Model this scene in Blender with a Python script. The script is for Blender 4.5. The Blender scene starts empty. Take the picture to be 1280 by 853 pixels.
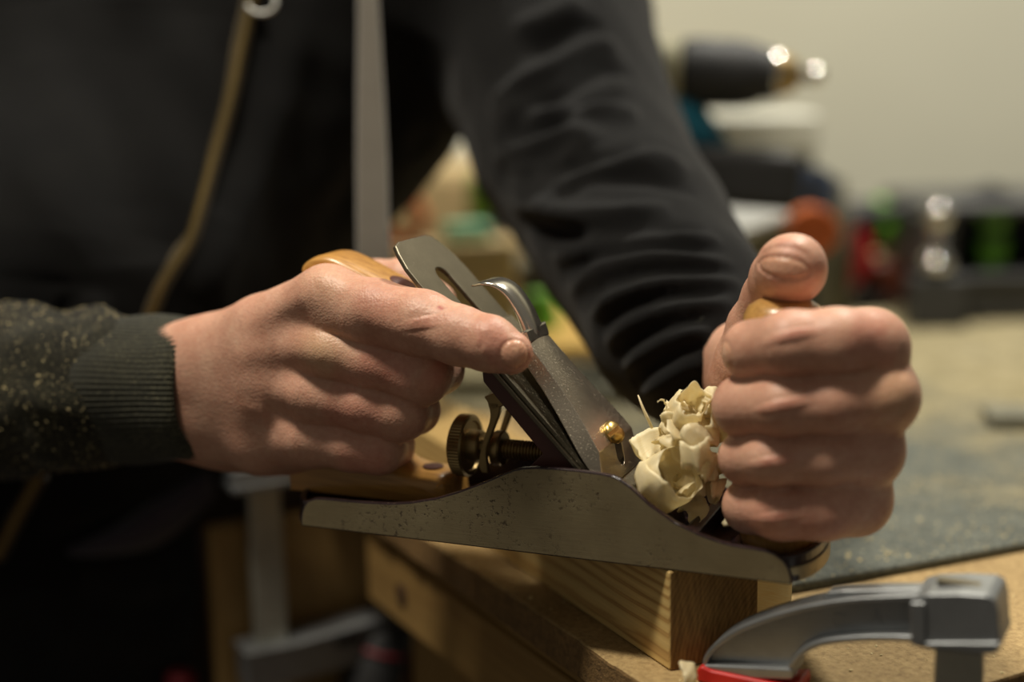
import bpy, bmesh, math, random
import numpy as np
from mathutils import Vector, Matrix
from mathutils.bvhtree import BVHTree
random.seed(7); rng = np.random.default_rng(7)
S = bpy.context.scene
COL = S.collection

# ------------------------------------------------------------------ camera frame and placement helpers
FPX, H = 1778.0, 0.24888
_p, _r = math.radians(11), math.radians(-1.2)
FWD = np.array([0, math.cos(_p), -math.sin(_p)])
_u0 = np.array([0, math.sin(_p), math.cos(_p)]); _r0 = np.array([1.0, 0, 0])
RT = _r0*math.cos(_r)+_u0*math.sin(_r); UP = _u0*math.cos(_r)-_r0*math.sin(_r)
CAM = np.array([0, 0, H])
BLK = 0.04372
YAW = math.radians(22.849)
PO = np.array([-0.09829, 0.62248, BLK])                 # heel corner of the plane's near cheek, on the block
PX = np.array([math.cos(YAW), -math.sin(YAW), 0]); PY = np.array([math.sin(YAW), math.cos(YAW), 0]); PZ = np.array([0, 0, 1.0])

def ray(u, v): return FWD+RT*(u-640)/FPX-UP*(v-426.5)/FPX
def atY(u, v, Y): d = ray(u, v); return CAM+d*Y/d[1]
def onz(u, v, z=0.0): d = ray(u, v); return CAM+d*(z-H)/d[2]
def PL(u, v, y):                                        # point at lateral distance y (mm) of the plane's own frame
    d = ray(u, v); t = ((PO+PY*y/1000-CAM)@PY)/(d@PY); return CAM+d*t
def dep(P): return float((np.asarray(P)-CAM)@FWD)
def rad(P, px): return px*dep(P)/FPX

# ------------------------------------------------------------------ object helpers
def meta(o, label=None, cat=None, group=None, kind=None):
    if label: o['label'] = label
    if cat: o['category'] = cat
    if group: o['group'] = group
    if kind: o['kind'] = kind
    return o
def empty(name, loc=(0, 0, 0), rotz=0.0):
    o = bpy.data.objects.new(name, None); COL.objects.link(o); o.location = loc; o.rotation_euler = (0, 0, rotz)
    o.empty_display_size = .02
    return o
def mesh_obj(name, me, mats, parent=None, smooth=False):
    o = bpy.data.objects.new(name, me); COL.objects.link(o)
    for m in (mats if isinstance(mats, (list, tuple)) else [mats]): me.materials.append(m)
    if parent is not None: o.parent = parent
    if smooth:
        me.polygons.foreach_set('use_smooth', [True]*len(me.polygons))
    return o
def bm_obj(name, bm, mats, parent=None, smooth=False, auto=None):
    me = bpy.data.meshes.new(name); bmesh.ops.recalc_face_normals(bm, faces=bm.faces[:]); bm.to_mesh(me); bm.free()
    o = mesh_obj(name, me, mats, parent, smooth or auto is not None)
    if auto is not None: me.set_sharp_from_angle(angle=math.radians(auto))
    return o
def bevel(o, w, seg=2, ang=35):
    m = o.modifiers.new('bevel', 'BEVEL'); m.width = w; m.segments = seg; m.limit_method = 'ANGLE'; m.angle_limit = math.radians(ang); m.harden_normals = False
    return o
def subsurf(o, n=1):
    m = o.modifiers.new('sub', 'SUBSURF'); m.levels = n; m.render_levels = n; return o
def box(bm, c, s, rz=0.0, M=None, mi=0):
    T = Matrix.Translation(c) @ Matrix.Rotation(rz, 4, 'Z')
    if M is not None: T = M @ T
    g = bmesh.ops.create_cube(bm, size=1.0, matrix=T @ Matrix.Diagonal((s[0], s[1], s[2], 1)))
    fs = set(f for v in g['verts'] for f in v.link_faces)
    for f in fs: f.material_index = mi
    return g['verts']
def prism(bm, poly, f0, f1, mi=0):
    """poly: list of 2-D points; f0 and f1 map a 2-D point to 3-D at either end"""
    a = [bm.verts.new(f0(p)) for p in poly]; b = [bm.verts.new(f1(p)) for p in poly]
    n = len(poly); fs = [bm.faces.new(a[::-1]), bm.faces.new(b)]
    for i in range(n): fs.append(bm.faces.new((a[i], a[(i+1) % n], b[(i+1) % n], b[i])))
    for f in fs: f.material_index = mi
    return fs
def prism_xz(bm, poly, y0, y1, mi=0):
    return prism(bm, poly, lambda p: (p[0], y0, p[1]), lambda p: (p[0], y1, p[1]), mi)
def prism_xy(bm, poly, z0, z1, mi=0):
    return prism(bm, poly, lambda p: (p[0], p[1], z0), lambda p: (p[0], p[1], z1), mi)
def lathe(bm, prof, n=32, M=Matrix(), mi=0, caps=True):
    """prof: (radius, height) pairs along local z"""
    rings = []
    for r, z in prof:
        rings.append([bm.verts.new(M @ Vector((r*math.cos(2*math.pi*k/n), r*math.sin(2*math.pi*k/n), z))) for k in range(n)])
    fs = []
    for a, b in zip(rings, rings[1:]):
        for k in range(n): fs.append(bm.faces.new((a[k], a[(k+1) % n], b[(k+1) % n], b[k])))
    if caps: fs.append(bm.faces.new(rings[0][::-1])); fs.append(bm.faces.new(rings[-1]))
    for f in fs: f.material_index = mi
    return fs
def axisM(p, d):
    z = Vector(d).normalized(); q = z.to_track_quat('Z', 'Y'); return Matrix.Translation(p) @ q.to_matrix().to_4x4()
def spline(pts, n):
    """Catmull-Rom through points"""
    P = np.array(pts, float); P = np.vstack([2*P[0]-P[1], P, 2*P[-1]-P[-2]]); out = []
    m = len(P)-3
    for k in range(n):
        t = k/(n-1)*m; i = min(int(t), m-1); f = t-i
        a, b, c, d = P[i:i+4]
        out.append(.5*((2*b)+(-a+c)*f+(2*a-5*b+4*c-d)*f*f+(-a+3*b-3*c+d)*f**3))
    return np.array(out)
def tube(bm, pts, r, n=12, mi=0, flat=1.0):
    pts = [Vector(p) for p in pts]; rs = r if isinstance(r, (list, np.ndarray)) else [r]*len(pts)
    rings = []; ref = Vector((0, 0, 1))
    for i, p in enumerate(pts):
        d = (pts[min(i+1, len(pts)-1)]-pts[max(i-1, 0)]).normalized()
        x = ref.cross(d)
        if x.length < 1e-3: x = Vector((1, 0, 0)).cross(d)
        x.normalize(); y = d.cross(x)
        rings.append([bm.verts.new(p+x*rs[i]*math.cos(2*math.pi*k/n)+y*rs[i]*flat*math.sin(2*math.pi*k/n)) for k in range(n)])
    fs = []
    for a, b in zip(rings, rings[1:]):
        for k in range(n): fs.append(bm.faces.new((a[k], a[(k+1) % n], b[(k+1) % n], b[k])))
    fs += [bm.faces.new(rings[0][::-1]), bm.faces.new(rings[-1])]
    for f in fs: f.material_index = mi
    return fs
def mm(poly): return [(a/1000, b/1000) for a, b in poly]
def smooth_poly(pts, n): return [tuple(p) for p in spline(pts, n)]

# ------------------------------------------------------------------ materials
class NT:
    def __init__(s, name):
        s.m = bpy.data.materials.new(name); s.m.use_nodes = True; s.t = s.m.node_tree; s.n = s.t.nodes; s.l = s.t.links
        s.b = s.n['Principled BSDF']; s.co = s.n.new('ShaderNodeTexCoord')
    def set(s, **k):
        for a, v in k.items(): s.b.inputs[a.replace('_', ' ')].default_value = v
    def mapping(s, sc=(1, 1, 1), rot=(0, 0, 0), out='Object'):
        m = s.n.new('ShaderNodeMapping'); m.inputs['Scale'].default_value = sc; m.inputs['Rotation'].default_value = rot
        s.l.new(s.co.outputs[out], m.inputs[0]); return m.outputs[0]
    def noise(s, vec, scale, det=4, rough=.55, dist=0):
        t = s.n.new('ShaderNodeTexNoise'); t.inputs['Scale'].default_value = scale; t.inputs['Detail'].default_value = det
        t.inputs['Roughness'].default_value = rough; t.inputs['Distortion'].default_value = dist
        s.l.new(vec, t.inputs['Vector']); return t.outputs['Fac']
    def voro(s, vec, scale, feat='F1', out='Distance'):
        t = s.n.new('ShaderNodeTexVoronoi'); t.inputs['Scale'].default_value = scale; t.feature = feat
        s.l.new(vec, t.inputs['Vector']); return t.outputs[out]
    def wave(s, vec, scale, dist=2, det=2, typ='BANDS', dirn='X', dsc=1.0):
        t = s.n.new('ShaderNodeTexWave'); t.wave_type = typ
        if typ == 'BANDS': t.bands_direction = dirn
        else: t.rings_direction = dirn
        t.inputs['Scale'].default_value = scale; t.inputs['Distortion'].default_value = dist; t.inputs['Detail'].default_value = det
        t.inputs['Detail Scale'].default_value = dsc
        s.l.new(vec, t.inputs['Vector']); return t.outputs['Fac']
    def ramp(s, fac, stops):
        r = s.n.new('ShaderNodeValToRGB'); e = r.color_ramp.elements
        while len(e) < len(stops): e.new(.5)
        for x, (p, c) in zip(e, stops): x.position = p; x.color = (*c, 1) if len(c) == 3 else c
        s.l.new(fac, r.inputs[0]); return r.outputs[0]
    def mix(s, fac, a, b, mode='MIX'):
        m = s.n.new('ShaderNodeMix'); m.data_type = 'RGBA'; m.blend_type = mode
        for k, x in ((0, fac), (6, a), (7, b)):
            if isinstance(x, (int, float)): m.inputs[k].default_value = x
            elif isinstance(x, tuple): m.inputs[k].default_value = (*x, 1)
            else: s.l.new(x, m.inputs[k])
        return m.outputs[2]
    def math(s, op, a, b=0.5):
        m = s.n.new('ShaderNodeMath'); m.operation = op
        for k, x in ((0, a), (1, b)):
            if isinstance(x, (int, float)): m.inputs[k].default_value = x
            else: s.l.new(x, m.inputs[k])
        return m.outputs[0]
    def attr(s, name):
        a = s.n.new('ShaderNodeAttribute'); a.attribute_name = name; return a.outputs['Fac']
    def col(s, c): s.l.new(c, s.b.inputs['Base Color'])
    def rough(s, c): s.l.new(c, s.b.inputs['Roughness'])
    def bump(s, h, dist=.001, st=1.0):
        b = s.n.new('ShaderNodeBump'); b.inputs['Strength'].default_value = st; b.inputs['Distance'].default_value = dist
        s.l.new(h, b.inputs['Height'])
        prev = s.b.inputs['Normal'].links
        if prev: s.l.new(prev[0].from_socket, b.inputs['Normal'])
        s.l.new(b.outputs[0], s.b.inputs['Normal'])
def hexc(r, g, b):
    f = lambda c: ((c/255+.055)/1.055)**2.4 if c > 10 else c/255/12.92
    return (f(r), f(g), f(b))
def plain(name, c, rough=.5, metal=0.0, noise=.15, nsc=60, bump=0.0):
    t = NT(name); v = t.mapping()
    n = t.noise(v, nsc)
    d = tuple(x*(1-noise) for x in c); e = tuple(min(1, x*(1+noise)) for x in c)
    t.col(t.ramp(n, [(.3, d), (.7, e)])); t.set(Roughness=rough, Metallic=metal)
    if bump: t.bump(n, bump)
    return t.m

def m_steel_cheek():
    t = NT('ground_steel_with_pits'); v = t.mapping()
    str_ = t.noise(t.mapping((12, 12, 260)), 6, 6)
    str2 = t.noise(t.mapping((300, 12, 10)), 6, 5)
    base = t.ramp(t.noise(v, 26, 6, .65), [(.25, (.29, .23, .13)), (.75, (.45, .375, .225))])
    base = t.mix(.22, base, t.ramp(str_, [(.3, (.2, .18, .13)), (.7, (.6, .55, .45))]), 'MULTIPLY')
    pits = t.ramp(t.noise(v, 380, 5, .75), [(.53, (0, 0, 0)), (.62, (1, 1, 1))])
    where = t.ramp(t.noise(v, 34, 3, .6), [(.45, (0, 0, 0)), (.60, (1, 1, 1))])
    pm = t.mix(1.0, pits, where, 'MULTIPLY')
    t.col(t.mix(pm, base, (.035, .022, .014)))
    t.set(Metallic=.6, Roughness=.42)
    t.rough(t.mix(pm, t.ramp(str2, [(.2, (.36,)*3), (.8, (.5,)*3)]), (.85,)*3))
    t.bump(str_, .0001, .5); t.bump(t.math('SUBTRACT', 1.0, pm), .0002, .6)
    return t.m
def m_metal(name, c, rough=.3, dust=0.0, scr=.00005, metal=.95):
    t = NT(name); v = t.mapping()
    b = t.ramp(t.noise(v, 90, 6, .6), [(.25, tuple(x*.78 for x in c)), (.75, c)])
    st = t.noise(t.mapping((20, 300, 20)), 8, 4)
    if dust:
        dm = t.ramp(t.noise(v, 1300, 3, .75), [(.60, (0, 0, 0)), (.67, (1, 1, 1))])
        dm2 = t.mix(1.0, dm, t.ramp(t.noise(v, 40, 3), [(.30, (0, 0, 0)), (.60, (dust,)*3)]), 'MULTIPLY')
        b = t.mix(dm2, b, (.5, .44, .32)); t.rough(t.mix(dm2, (rough,)*3, (.9,)*3))
        mt = t.math('MULTIPLY', t.math('SUBTRACT', 1.0, dm2), metal); t.l.new(mt, t.b.inputs['Metallic'])
    else: t.set(Roughness=rough)
    t.set(Metallic=metal) if not dust else None
    t.col(b); t.bump(st, scr, .6)
    return t.m
def m_japan():
    t = NT('japanned_enamel'); v = t.mapping()
    b = t.ramp(t.noise(v, 50, 5), [(.3, (.012, .007, .008)), (.7, (.03, .016, .017))])
    dm = t.ramp(t.noise(v, 700, 3, .7), [(.62, (0, 0, 0)), (.70, (.8, .8, .8))])
    dm = t.mix(1.0, dm, t.ramp(t.noise(v, 45, 2), [(.4, (0, 0, 0)), (.65, (1, 1, 1))]), 'MULTIPLY')
    t.col(t.mix(dm, b, (.28, .22, .14))); t.set(Roughness=.28); t.bump(t.noise(v, 160, 4), .0002, .5)
    return t.m
def m_wood(name, light, dark, axis=0, freq=90, stretch=.06, rough=.5, ring=None, bump=.0001, speck=.0, coat=0.0):
    """grain runs along local axis"""
    t = NT(name); sc = [1, 1, 1]; sc[axis] = stretch
    v = t.mapping(tuple(sc))
    n1 = t.noise(v, 30, 3, .5, .3)
    w = t.wave(v, freq, 9, 3, 'BANDS', 'DIAGONAL', .6)
    sc2 = [1, 1, 1]; sc2[axis] = .03
    f = t.noise(t.mapping(tuple(sc2)), 500, 3, .6)
    c = t.mix(.6, t.ramp(w, [(.1, dark), (.55, light), (.95, tuple(.6*a+.4*b for a, b in zip(light, dark)))]), t.ramp(n1, [(.3, dark), (.65, light)]))
    c = t.mix(.35, c, t.ramp(f, [(.3, tuple(x*.6 for x in dark)), (.6, light)]))
    t.col(c); t.set(Roughness=rough, Coat_Weight=coat, Coat_Roughness=.2)
    t.bump(f, bump, .6)
    return t.m
def m_block():
    t = NT('planed_pine_beam')
    # growth rings as curved shells about an axis below the beam; local x is the beam's length
    v = t.mapping((.10, 1, 1), (0, 0, 0)); v.node.inputs['Location'].default_value = (0, .055, .030)
    w = t.wave(v, 150, 2.2, 2, 'RINGS', 'X', 1.2)
    sc = t.noise(t.mapping((.05, 1, 1)), 380, 3)
    c = t.ramp(w, [(.0, hexc(222, 192, 126)), (.66, hexc(214, 180, 112)), (.9, hexc(166, 124, 66)), (1, hexc(190, 150, 88))])
    c = t.mix(.3, c, t.ramp(sc, [(.3, hexc(130, 96, 50)), (.65, hexc(214, 180, 116))]))
    t.col(c); t.set(Roughness=.55); t.bump(sc, .0002, .6)
    return t.m
def m_endgrain():
    t = NT('sawn_end_grain'); v = t.mapping(); v2 = t.mapping((.02, 1, 1)); v2.node.inputs['Location'].default_value = (0, .055, .030)
    w = t.wave(v2, 150, 2.2, 2, 'RINGS', 'X', 1.2)
    n = t.noise(v, 900, 4, .7); s = t.noise(t.mapping((1, 1.0, .18), (.5, 0, 0)), 500, 3)
    c = t.ramp(w, [(0, hexc(150, 118, 66)), (.7, hexc(138, 106, 58)), (.95, hexc(116, 86, 44))])
    c = t.mix(.5, c, t.ramp(s, [(.3, hexc(80, 58, 30)), (.7, hexc(158, 126, 74))]))
    t.col(c); t.set(Roughness=.85); t.bump(n, .0006, .8); t.bump(s, .0005, .6)
    return t.m
def m_chip(name, c1, c2, c3):
    t = NT(name); v = t.mapping()
    a = t.voro(t.mapping((1, .5, 1.2)), 420, 'F1', 'Color')
    n = t.noise(v, 320, 4, .7); n2 = t.noise(v, 14, 4)
    c = t.ramp(n, [(.34, c3), (.5, c1), (.7, c2)])
    c = t.mix(.25, c, t.ramp(a, [(0, c3), (1, c2)]))
    c = t.mix(.4, c, t.ramp(n2, [(.3, tuple(x*.6 for x in c1)), (.7, c2)]))
    t.col(c); t.set(Roughness=.8); t.bump(n, .0012, .8)
    return t.m
def m_mat():
    t = NT('speckled_felt'); v = t.mapping()
    n = t.noise(v, 420, 4, .8); b = t.noise(v, 60, 4); big = t.noise(v, 7, 4, .6)
    c = t.ramp(n, [(.35, (.05, .058, .05)), (.5, (.14, .155, .135)), (.66, (.33, .345, .29))])
    c = t.mix(.35, c, t.ramp(b, [(.3, (.08, .09, .078)), (.7, (.27, .28, .22))]))
    # sawdust lying on the felt, thicker away from the front edge
    sep = t.n.new('ShaderNodeSeparateXYZ'); t.l.new(t.co.outputs['Object'], sep.inputs[0])
    g = t.math('ADD', t.math('MULTIPLY', t.math('SUBTRACT', sep.outputs[1], .72), 1.5), t.math('MULTIPLY', t.math('SUBTRACT', big, .5), 2.2))
    g = t.math('ADD', g, t.math('MULTIPLY', t.math('SUBTRACT', n, .5), 1.3))
    dust = t.ramp(g, [(.12, (0, 0, 0)), (.55, (.85,)*3)])
    t.col(t.mix(dust, c, t.ramp(b, [(.3, (.36, .30, .15)), (.7, (.56, .47, .27))])))
    t.set(Roughness=.95); t.bump(n, .003, 1.0)
    return t.m
def m_cloth(name, c, hi, scale=900, dust=0.0, fuzz=.4):
    t = NT(name); v = t.mapping()
    n = t.noise(v, scale, 3, .7); b = t.noise(v, 25, 4)
    k = t.ramp(n, [(.3, c), (.75, hi)]); k = t.mix(.4, k, t.ramp(b, [(.3, c), (.7, hi)]))
    if dust:
        d = t.ramp(t.noise(v, 1150, 3, .75), [(.54, (0, 0, 0)), (.66, (1, 1, 1))])
        sep = t.n.new('ShaderNodeSeparateXYZ'); t.l.new(t.co.outputs['Object'], sep.inputs[0])
        # dust only where the right forearm rests over the work (left of the chest, below it and towards the bench)
        g = t.ramp(t.math('SUBTRACT', .74, sep.outputs[1]), [(.0, (0, 0, 0)), (.10, (dust,)*3)])
        g = t.mix(1.0, g, t.ramp(t.math('SUBTRACT', .02, sep.outputs[0]), [(.0, (0, 0, 0)), (.05, (1, 1, 1))]), 'MULTIPLY')
        g = t.mix(1.0, g, t.ramp(t.noise(v, 22, 3), [(.3, (.3, .3, .3)), (.7, (1, 1, 1))]), 'MULTIPLY')
        k = t.mix(t.mix(1.0, d, g, 'MULTIPLY'), k, hexc(170, 162, 126))
        k = t.mix(t.math('MULTIPLY', g, .16), k, hexc(120, 118, 92))
    t.col(k); t.set(Roughness=.95, Sheen_Weight=fuzz, Sheen_Roughness=.5); t.b.inputs['Specular IOR Level'].default_value = .15
    t.bump(n, .0006, .8)
    return t.m
def m_skin():
    t = NT('skin'); v = t.mapping()
    n = t.noise(v, 60, 5, .6); f = t.noise(v, 380, 3, .6)
    c = t.ramp(n, [(.3, hexc(192, 140, 116)), (.55, hexc(206, 158, 134)), (.75, hexc(216, 174, 148))])
    c = t.mix(t.math('MULTIPLY', t.attr('red'), .75), c, hexc(192, 100, 88))
    c = t.mix(t.math('MULTIPLY', t.attr('pale'), .6), c, hexc(232, 196, 150))
    c = t.mix(t.math('MULTIPLY', t.attr('nail'), .65), c, hexc(222, 172, 138))
    c = t.mix(t.math('MULTIPLY', t.attr('scab'), 1.0), c, hexc(150, 30, 28))
    t.col(t.mix(.22, c, t.ramp(f, [(.3, hexc(172, 118, 98)), (.7, hexc(222, 180, 154))])))
    t.set(Subsurface_Weight=.25, Subsurface_Radius=(.9, .35, .2), Subsurface_Scale=.004)
    t.rough(t.mix(t.attr('nail'), (.46,)*3, (.30,)*3))
    t.b.inputs['Specular IOR Level'].default_value = .42
    vo = t.voro(v, 900); t.bump(vo, .00022, .55); t.bump(t.noise(t.mapping((1, 1, 2.2)), 260, 4, .65), .0004, .5)
    return t.m
def m_shaving():
    t = NT('pine_shaving'); v = t.mapping((1, 1, 1), out='UV')
    f = t.noise(t.mapping((.3, 9, 1), out='UV'), 9, 4)
    c = t.ramp(f, [(.3, hexc(244, 228, 180)), (.7, hexc(255, 249, 222))])
    t.col(c); t.set(Roughness=.42, Transmission_Weight=0)
    t.b.inputs['Subsurface Weight'].default_value = 0
    tr = t.n.new('ShaderNodeBsdfTranslucent'); t.l.new(c, tr.inputs[0]); mx = t.n.new('ShaderNodeMixShader'); mx.inputs[0].default_value = .42
    out = t.n['Material Output']; t.l.new(t.b.outputs[0], mx.inputs[1]); t.l.new(tr.outputs[0], mx.inputs[2]); t.l.new(mx.outputs[0], out.inputs[0])
    t.bump(f, .0002, .5)
    return t.m

M = dict(
    cheek=m_steel_cheek(), japan=m_japan(),
    iron=m_metal('dark_steel_blade', (.20, .172, .118), .42, .35), breaker=m_metal('dusty_steel_breaker', (.22, .19, .13), .45, .9),
    cap=m_metal('nickel_lever_cap', (.50, .43, .335), .30, .9), lever=m_metal('bright_lever', (.66, .61, .52), .22),
    brass=m_metal('bright_brass', (.62, .42, .14), .30), oldbrass=m_metal('aged_brass', (.40, .28, .12), .40, metal=.85),
    frog=plain('frog_dark_red_enamel', (.085, .030, .022), .42),
    tote=m_wood('beech_tote_wood', hexc(204, 152, 78), hexc(152, 100, 42), 0, 120, .10, .38, coat=.3),
    knob=m_wood('beech_knob_wood', hexc(206, 160, 92), hexc(160, 114, 56), 2, 120, .3, .33, coat=.4),
    black=plain('black_plastic', (.014, .014, .0145), .62), dark=plain('charcoal_plastic', (.035, .036, .037), .5),
    skin=m_skin(), block=m_block(), endgrain=m_endgrain(),
    chip=m_chip('particle_board_top', hexc(164, 136, 88), hexc(200, 172, 120), hexc(108, 82, 46)),
    chipedge=m_chip('rough_particle_board_edge', hexc(116, 88, 50), hexc(156, 122, 74), hexc(52, 36, 20)),
    pine=m_wood('pine_apron_wood', hexc(196, 146, 76), hexc(158, 106, 48), 0, 40, .08, .6),
    ply=m_wood('plywood_leg', hexc(164, 132, 78), hexc(134, 104, 58), 2, 18, .2, .65),
    mat=m_mat(), fleece=m_cloth('black_fleece', (.0026, .0027, .0031), (.0080, .0078, .0072), dust=.9, fuzz=.07),
    cuff=m_cloth('ribbed_cuff_knit', (.011, .0115, .009), (.036, .036, .027), dust=.6, fuzz=.15),
    trouser=m_cloth('black_work_trousers', (.006, .006, .0062), (.016, .016, .0145), fuzz=.12),
    lining=m_cloth('purple_grey_lining', (.040, .034, .048), (.065, .056, .072), fuzz=.2),
    shave=m_shaving(),
    cast=m_metal('cast_aluminium', (.33, .345, .355), .42, .25, metal=.8), bar=m_metal('galvanised_bar', (.50, .50, .43), .38, metal=.7),
    redpl=plain('red_rubber_pad', hexc(200, 34, 30), .4), wall=plain('painted_wall', hexc(190, 188, 170), .9, nsc=3, noise=.03),
    teal=plain('teal_plastic', hexc(24, 112, 138), .45), cream=plain('cream_plastic', hexc(178, 172, 140), .5),
    chrome=m_metal('polished_steel', (.8, .78, .72), .12), green=plain('bright_green_plastic', hexc(98, 160, 44), .4),
    orange=plain('orange_plastic', hexc(214, 104, 40), .5), red=plain('crimson_plastic', hexc(190, 30, 42), .5),
    white=plain('white_plastic', hexc(214, 214, 200), .5), blue=plain('slate_blue_plastic', hexc(70, 86, 116), .5),
    rust=plain('rust_brown_leather', hexc(96, 44, 22), .6), tan=plain('tan_cardboard', hexc(190, 168, 124), .85),
    pink=plain('dusty_pink_paper', hexc(200, 160, 140), .8), mint=plain('mint_plastic', hexc(130, 190, 150), .5),
    yellow=m_wood('yellow_pine', hexc(222, 184, 96), hexc(196, 150, 66), 0, 40, .08, .6),
    grey=plain('grey_wood', hexc(110, 108, 92), .8), olive=plain('olive_grey_plastic', hexc(96, 92, 74), .6),
    zipb=m_metal('antique_brass_zip', (.42, .30, .12), .35), tape=m_cloth('zip_tape', (.045, .034, .017), (.085, .064, .032)),
    strap=m_cloth('grey_webbing', (.12, .108, .088), (.19, .172, .142), 1600),
    tapeclear=plain('amber_packing_tape', hexc(200, 168, 96), .25), dust=plain('pale_sawdust', hexc(214, 196, 146), .9),
    dkred=plain('dark_red_nylon', (.20, .012, .02), .6), floor=plain('dark_brown_floor', (.05, .032, .02), .7), silver=m_metal('silver_rail', (.70, .70, .64), .45, metal=.1),
)

# ------------------------------------------------------------------ smooth solids from distance fields
class Field:
    def __init__(s, gx, gy, gz):
        s.g = [np.asarray(a, np.float32) for a in (gx, gy, gz)]
        s.d = np.full([len(a) for a in s.g], .05, np.float32)
    def block(s, lo, hi, pad):
        sl = []
        for a, l, h in zip(s.g, lo, hi):
            i = max(0, np.searchsorted(a, l-pad)-1); j = min(len(a), np.searchsorted(a, h+pad)+1); sl.append(slice(i, j))
        return tuple(sl)
    def eval_cone(s, sl, a, b, ra, rb):
        X = s.g[0][sl[0]][:, None, None]; Y = s.g[1][sl[1]][None, :, None]; Z = s.g[2][sl[2]][None, None, :]
        ab = b-a; L = float(ab@ab)+1e-12
        h = np.clip(((X-a[0])*ab[0]+(Y-a[1])*ab[1]+(Z-a[2])*ab[2])/L, 0, 1)
        return np.sqrt((X-a[0]-h*ab[0])**2+(Y-a[1]-h*ab[1])**2+(Z-a[2]-h*ab[2])**2)-(ra+(rb-ra)*h)
    def chain(s, pts, k=.004, pad=.014):
        """own field of a chain of joints [(P, r)], smooth inside the chain"""
        P = np.array([p for p, r in pts]); R = max(r for p, r in pts)
        sl = s.block(P.min(0)-R, P.max(0)+R, pad); D = None
        for (a, ra), (b, rb) in zip(pts, pts[1:]):
            d = s.eval_cone(sl, np.asarray(a, np.float32), np.asarray(b, np.float32), ra, rb)
            D = d if D is None else smin(D, d, k)
        return sl, D
    def add(s, sl, D, k):
        s.d[sl] = smin(s.d[sl], D, k)
def smin(a, b, k):
    if k <= 0: return np.minimum(a, b)
    h = np.clip(.5+.5*(b-a)/k, 0, 1); return b*(1-h)+a*h-k*h*(1-h)
def surface_nets(F):
    d = F.d; s = d < 0
    c = [s[i:s.shape[0]-1+i, j:s.shape[1]-1+j, k:s.shape[2]-1+k] for i in (0, 1) for j in (0, 1) for k in (0, 1)]
    allin = c[0].copy(); anyin = c[0].copy()
    for q in c[1:]: allin &= q; anyin |= q
    act = anyin & ~allin
    I, J, K = np.nonzero(act); n = len(I); idx = np.full(act.shape, -1, np.int64); idx[I, J, K] = np.arange(n)
    gx, gy, gz = F.g; acc = np.zeros((n, 3)); cnt = np.zeros(n)
    cor = [(i, j, k) for i in (0, 1) for j in (0, 1) for k in (0, 1)]
    for a in cor:
        for ax in range(3):
            if a[ax] == 1: continue
            b = list(a); b[ax] = 1
            da = d[I+a[0], J+a[1], K+a[2]]; db = d[I+b[0], J+b[1], K+b[2]]
            m = (da < 0) != (db < 0); t = np.where(m, da/np.where(m, da-db, 1), 0)
            pa = np.stack([gx[I+a[0]], gy[J+a[1]], gz[K+a[2]]], 1); pb = np.stack([gx[I+b[0]], gy[J+b[1]], gz[K+b[2]]], 1)
            acc += np.where(m[:, None], pa+(pb-pa)*t[:, None], 0); cnt += m
    V = acc/cnt[:, None]; Q = []
    for ax in range(3):
        A = [slice(None)]*3; B = [slice(None)]*3; A[ax] = slice(0, -1); B[ax] = slice(1, None)
        e = s[tuple(A)] != s[tuple(B)]; o1, o2 = [q for q in range(3) if q != ax]
        ei = np.stack(np.nonzero(e), 1)
        sh = idx.shape; ok = (ei[:, o1] > 0) & (ei[:, o2] > 0) & (ei[:, o1] < sh[o1]) & (ei[:, o2] < sh[o2]); ei = ei[ok]
        quad = []
        for u, v in ((1, 1), (0, 1), (0, 0), (1, 0)):
            q = ei.copy(); q[:, o1] -= u; q[:, o2] -= v; quad.append(idx[q[:, 0], q[:, 1], q[:, 2]])
        quad = np.stack(quad, 1); flip = s[ei[:, 0], ei[:, 1], ei[:, 2]]
        if ax == 1: flip = ~flip
        quad[~flip] = quad[~flip][:, ::-1]; Q.append(quad[(quad >= 0).all(1)])
    return V, np.vstack(Q)
def laplace(V, Q, n, lam=.5):
    E = np.vstack([Q[:, [0, 1]], Q[:, [1, 2]], Q[:, [2, 3]], Q[:, [3, 0]]])
    for _ in range(n):
        A = np.zeros_like(V); c = np.zeros(len(V))
        for k in range(3):
            A[:, k] = np.bincount(E[:, 0], V[E[:, 1], k], len(V))+np.bincount(E[:, 1], V[E[:, 0], k], len(V))
        c = np.bincount(E.ravel(), minlength=len(V)); V = V+lam*(A/np.maximum(c, 1)[:, None]-V)
    return V
def to_mesh(name, V, Q, sub=0):
    me = bpy.data.meshes.new(name); me.vertices.add(len(V)); me.vertices.foreach_set('co', V.astype(np.float32).ravel())
    me.loops.add(Q.size); me.loops.foreach_set('vertex_index', Q.astype(np.int32).ravel())
    me.polygons.add(len(Q)); me.polygons.foreach_set('loop_start', np.arange(0, Q.size, 4, dtype=np.int32))
    me.update(calc_edges=True); me.validate()
    if sub:
        o = bpy.data.objects.new('tmp', me); COL.objects.link(o); subsurf(o, sub)
        dg = bpy.context.evaluated_depsgraph_get(); me2 = bpy.data.meshes.new_from_object(o.evaluated_get(dg))
        bpy.data.objects.remove(o); bpy.data.meshes.remove(me); me = me2; me.name = name
    me.polygons.foreach_set('use_smooth', np.ones(len(me.polygons), bool))
    return me
def get_co(me):
    a = np.empty(len(me.vertices)*3, np.float32); me.vertices.foreach_get('co', a); return a.reshape(-1, 3).astype(float)
def get_no(me):
    a = np.empty(len(me.vertices)*3, np.float32); me.vertices.foreach_get('normal', a); return a.reshape(-1, 3).astype(float)
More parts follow.
